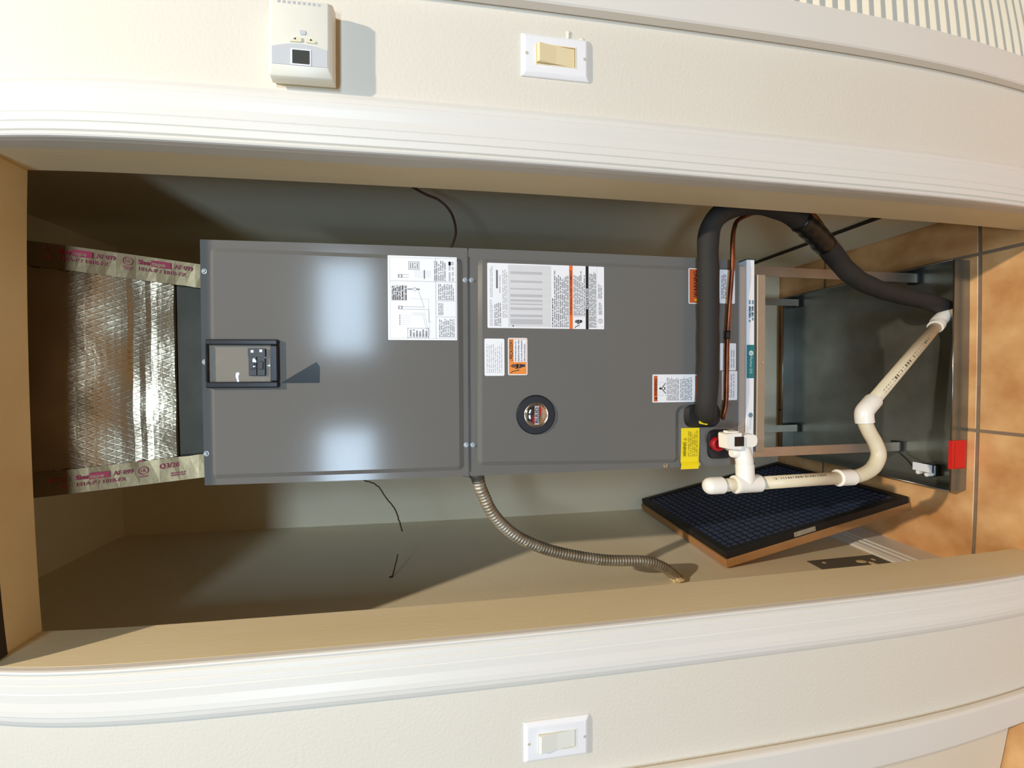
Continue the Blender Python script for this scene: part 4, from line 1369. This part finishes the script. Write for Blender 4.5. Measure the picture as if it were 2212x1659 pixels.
ms = lobj('blue_mesh', bm, MESHB, bf)
ms['kind'] = 'stuff'
bm = bmesh.new()
add_box(bm, 0.325, 0.395, -0.0006, 0.0, 0.004, 0.0175)
lobj('white_label', bm, mat('worn_label', (176, 166, 144), 0.7, var=0.3, vscale=60), bf)

# grey unpainted patch on the wall above the baseboard
bm = bmesh.new()
yv = [(0.348, 0.352), (0.110, 0.352)]
pts = [(0.285, 0.3545), (0.348, 0.3535), (0.350, 0.1300), (0.285, 0.1290)]
A = [bm.verts.new((CL + 0.0002, y, z)) for y, z in pts]
B = [bm.verts.new((CL + 0.0016, y, z)) for y, z in pts]
bm.faces.new(A)
bm.faces.new(B[::-1])
for k in range(4):
    bm.faces.new((A[k], A[(k + 1) % 4], B[(k + 1) % 4], B[k]))
pt = obj('wall_plate', bm, PATCH)
tag(pt, 'dark grey metal plate with paint drips low on the closet wall', 'plate')
for (y, z, a, b) in ((0.318, 0.205, 0.010, 0.016), (0.302, 0.185, 0.012, 0.010), (0.322, 0.160, 0.007, 0.006), (0.330, 0.315, 0.005, 0.006)):
    bm = bmesh.new()
    bmesh.ops.create_icosphere(bm, subdivisions=2, radius=1.0, matrix=Matrix.Translation((CL + 0.0016, y, z)) @ Matrix.Diagonal((0.001, a, b, 1)))
    obj('paint_drip', bm, CAULK, pt, smooth=True)

# ------------------------------------------------------------------ thermostat
ts = thing('thermostat', 'small white wall thermostat with a grey panel and square display', 'thermostat', (0.535, 0, 1.516))
X0, X1, Z0, Z1 = 0.4770, 0.5905, 1.5160, 1.6060
bm = bmesh.new()
add_box(bm, X0 + 0.004, X1 - 0.002, -0.0080, -0.0003, Z0 + 0.0015, Z1 - 0.002)
obj('wall_base', bm, TS_BASE, ts)
bm = bmesh.new()
A = [(X0, Z0), (X1, Z0), (X1, Z1), (X0, Z1)]
B = [(X0 + 0.0015, Z0 + 0.0005), (X1 - 0.0015, Z0 + 0.0005), (X1 - 0.0015, Z1 - 0.0015), (X0 + 0.0015, Z1 - 0.0015)]
Cc = [(X0 + 0.0130, Z0 + 0.0050), (X1 - 0.0060, Z0 + 0.0050), (X1 - 0.0060, Z1 - 0.0070), (X0 + 0.0130, Z1 - 0.0070)]
L0 = [bm.verts.new((x, -0.0078, z)) for x, z in A]
L1 = [bm.verts.new((x, -0.0240, z)) for x, z in B]
L2 = [bm.verts.new((x, -0.0310, z)) for x, z in Cc]
for a, b in ((L0, L1), (L1, L2)):
    for k in range(4):
        bm.faces.new((a[k], a[(k + 1) % 4], b[(k + 1) % 4], b[k]))
bm.faces.new(L0[::-1])
bm.faces.new(L2)
bmesh.ops.bevel(bm, geom=[e for e in bm.edges], offset=0.0016, segments=2, affect='EDGES', profile=0.5)
obj('shell', bm, TS_BODY, ts)
TF = -0.0310
gp = [Vector((0.4905, 1.5220))]
for k in range(13):
    t_ = k / 12
    gp.append(Vector((0.5155 + 0.0065 * math.sin(PI * t_), 1.5220 + t_ * 0.0760)))
gp.append(Vector((0.4905, 1.5980)))
bm = bmesh.new()
add_xz_prism(bm, gp, TF + 0.0005, TF - 0.0004)
obj('grey_panel', bm, TS_GREY, ts)
bm = bmesh.new()
add_box(bm, 0.4905, 0.5140, TF - 0.0010, TF - 0.0003, 1.5445, 1.5725)
sc = obj('display_frame', bm, WHITE_L, ts)
obj('display', box_bm(0.4925, 0.5120, TF - 0.0014, TF - 0.0009, 1.5465, 1.5700), TS_LCD, sc)
for za, zb, s in ((1.5570, 1.5745, 1), (1.5370, 1.5525, -1)):
    bm = bmesh.new()
    if s > 0:
        pts = [Vector((0.5230, zb)), Vector((0.5285, zb - 0.005)), Vector((0.5315, zb - 0.011)), Vector((0.5310, za)), Vector((0.5235, za))]
    else:
        pts = [Vector((0.5235, zb)), Vector((0.5310, zb)), Vector((0.5300, za + 0.006)), Vector((0.5265, za)), Vector((0.5230, za + 0.001))]
    add_xz_prism(bm, round_poly(pts, 0.002, 3), TF + 0.0002, TF - 0.0014, 0.0005)
    bt = obj('button', bm, TS_BTN, ts)
    p = Print(TF - 0.0015)
    zc = (za + zb) / 2 + 0.001 * s
    p.poly([(0.5262, zc - 0.0018 * s), (0.5296, zc - 0.0018 * s), (0.5279, zc + 0.0018 * s)], BLACK_L)
    p.build('arrow', bt)
bm = bmesh.new()
add_xz_prism(bm, round_poly(rect_pts(0.5345, 0.5420, 1.5515, 1.5605), 0.003, 4), TF + 0.0002, TF - 0.0010, 0.0004)
obj('button', bm, TS_GREY, ts)
p = Print(TF - 0.0002)
p.rows(0.5790, 0.5830, 1.530, 1.592, 9, INK_L, seed=90)
p.rect(0.5240, 0.5300, 1.5540, 1.5560, INK_L)
p.build('print', ts)

# ------------------------------------------------------------------ rocker switches
def rocker_switch(cx, cz, m, label, tilt=1):
    t = thing('light_switch', label, 'light switch', (cx, 0, cz), 'rocker switches beside the closet opening')
    bm = bmesh.new()
    W2, H2, iw, ih = 0.0349, 0.0572, 0.0170, 0.0340
    d = 0.0062
    outer0 = [(cx - W2, cz - H2), (cx + W2, cz - H2), (cx + W2, cz + H2), (cx - W2, cz + H2)]
    outer1 = [(cx - W2 + 0.006, cz - H2 + 0.006), (cx + W2 - 0.006, cz - H2 + 0.006), (cx + W2 - 0.006, cz + H2 - 0.006), (cx - W2 + 0.006, cz + H2 - 0.006)]
    inner = [(cx - iw, cz - ih), (cx + iw, cz - ih), (cx + iw, cz + ih), (cx - iw, cz + ih)]
    rings = [[bm.verts.new((x, y, z)) for x, z in pts] for pts, y in ((outer0, -0.0003), (outer0, -0.0022), (outer1, -d), (inner, -d), (inner, -0.0003))]
    for a, b in zip(rings, rings[1:]):
        for k in range(4):
            bm.faces.new((a[k], a[(k + 1) % 4], b[(k + 1) % 4], b[k]))
    es = [e for e in bm.edges if e.verts[0] in rings[2] and e.verts[1] in rings[2] or (e.verts[0] in rings[1] + rings[2] and e.verts[1] in rings[1] + rings[2])]
    bmesh.ops.bevel(bm, geom=es, offset=0.0014, segments=2, affect='EDGES', profile=0.5)
    obj('wall_plate', bm, PLATE_W, t)
    bm = bmesh.new()             # thin frame around the paddle
    for a in ((cx - iw, cx - iw + 0.0015, cz - ih, cz + ih), (cx + iw - 0.0015, cx + iw, cz - ih, cz + ih), (cx - iw + 0.0015, cx + iw - 0.0015, cz - ih, cz - ih + 0.0015), (cx - iw + 0.0015, cx + iw - 0.0015, cz + ih - 0.0015, cz + ih)):
        add_box(bm, a[0], a[1], -d - 0.0006, -0.002, a[2], a[3])
    obj('rocker_frame', bm, m, t)
    bm = bmesh.new()
    pr_ = [(-0.0318, -0.0040), (-0.0310, -0.0052), (0.0000, -0.0078), (0.0285, -0.0128), (0.0322, -0.0096), (0.0322, -0.002), (-0.0318, -0.002)]
    a = [bm.verts.new((cx - iw + 0.0022, y, cz + z)) for z, y in pr_]
    b = [bm.verts.new((cx + iw - 0.0022, y, cz + z)) for z, y in pr_]
    bm.faces.new(a)
    bm.faces.new(b[::-1])
    for k in range(len(pr_)):
        bm.faces.new((a[k], a[(k + 1) % len(pr_)], b[(k + 1) % len(pr_)], b[k]))
    obj('rocker', bm, m, t)
    for sgn in (1, -1):
        bm = bmesh.new()
        add_xz_prism(bm, disc_pts(cx, cz + sgn * 0.0484, 0.0030, 16), -d + 0.0006, -d - 0.0004, 0.0006)
        obj('screw', bm, mat('painted_screw', (196, 190, 170), 0.5), t)
    return t
rocker_switch(0.5628, 1.1743, ROCK_IV, 'ivory rocker light switch in white plate below the thermostat')
rocker_switch(-0.5766, 1.1749, ROCK_W, 'all white rocker light switch on the wall by the plain door')
wf = bpy.data.objects['wall_front']     # paint drips over the ivory switch
for (x, z, a, b) in ((0.6030, 1.1520, 0.006, 0.0030), (0.6080, 1.1515, 0.003, 0.0045), (0.5985, 1.1285, 0.003, 0.0050)):
    bm = bmesh.new()
    bmesh.ops.create_icosphere(bm, subdivisions=2, radius=1.0, matrix=Matrix.Translation((x, -0.0006, z)) @ Matrix.Diagonal((a, 0.002, b, 1)))
    obj('paint_drip', bm, WALL, wf, smooth=True)

# rounded fittings shade smoothly, sharp edges stay sharp
for o_ in bpy.data.objects:
    if o_.type == 'MESH' and o_.name.split('.')[0] in ('end_cap', 'tee_fitting', 'tee_branch', 'side_spigot', 'coupling', 'red_plug', 'connector', 'badge', 'riser_elbow', 'elbow', 'lower_elbow', 'screw', 'grommet', 'shell'):
        for p_ in o_.data.polygons:
            p_.use_smooth = True
        o_.data.set_sharp_from_angle(angle=math.radians(38))
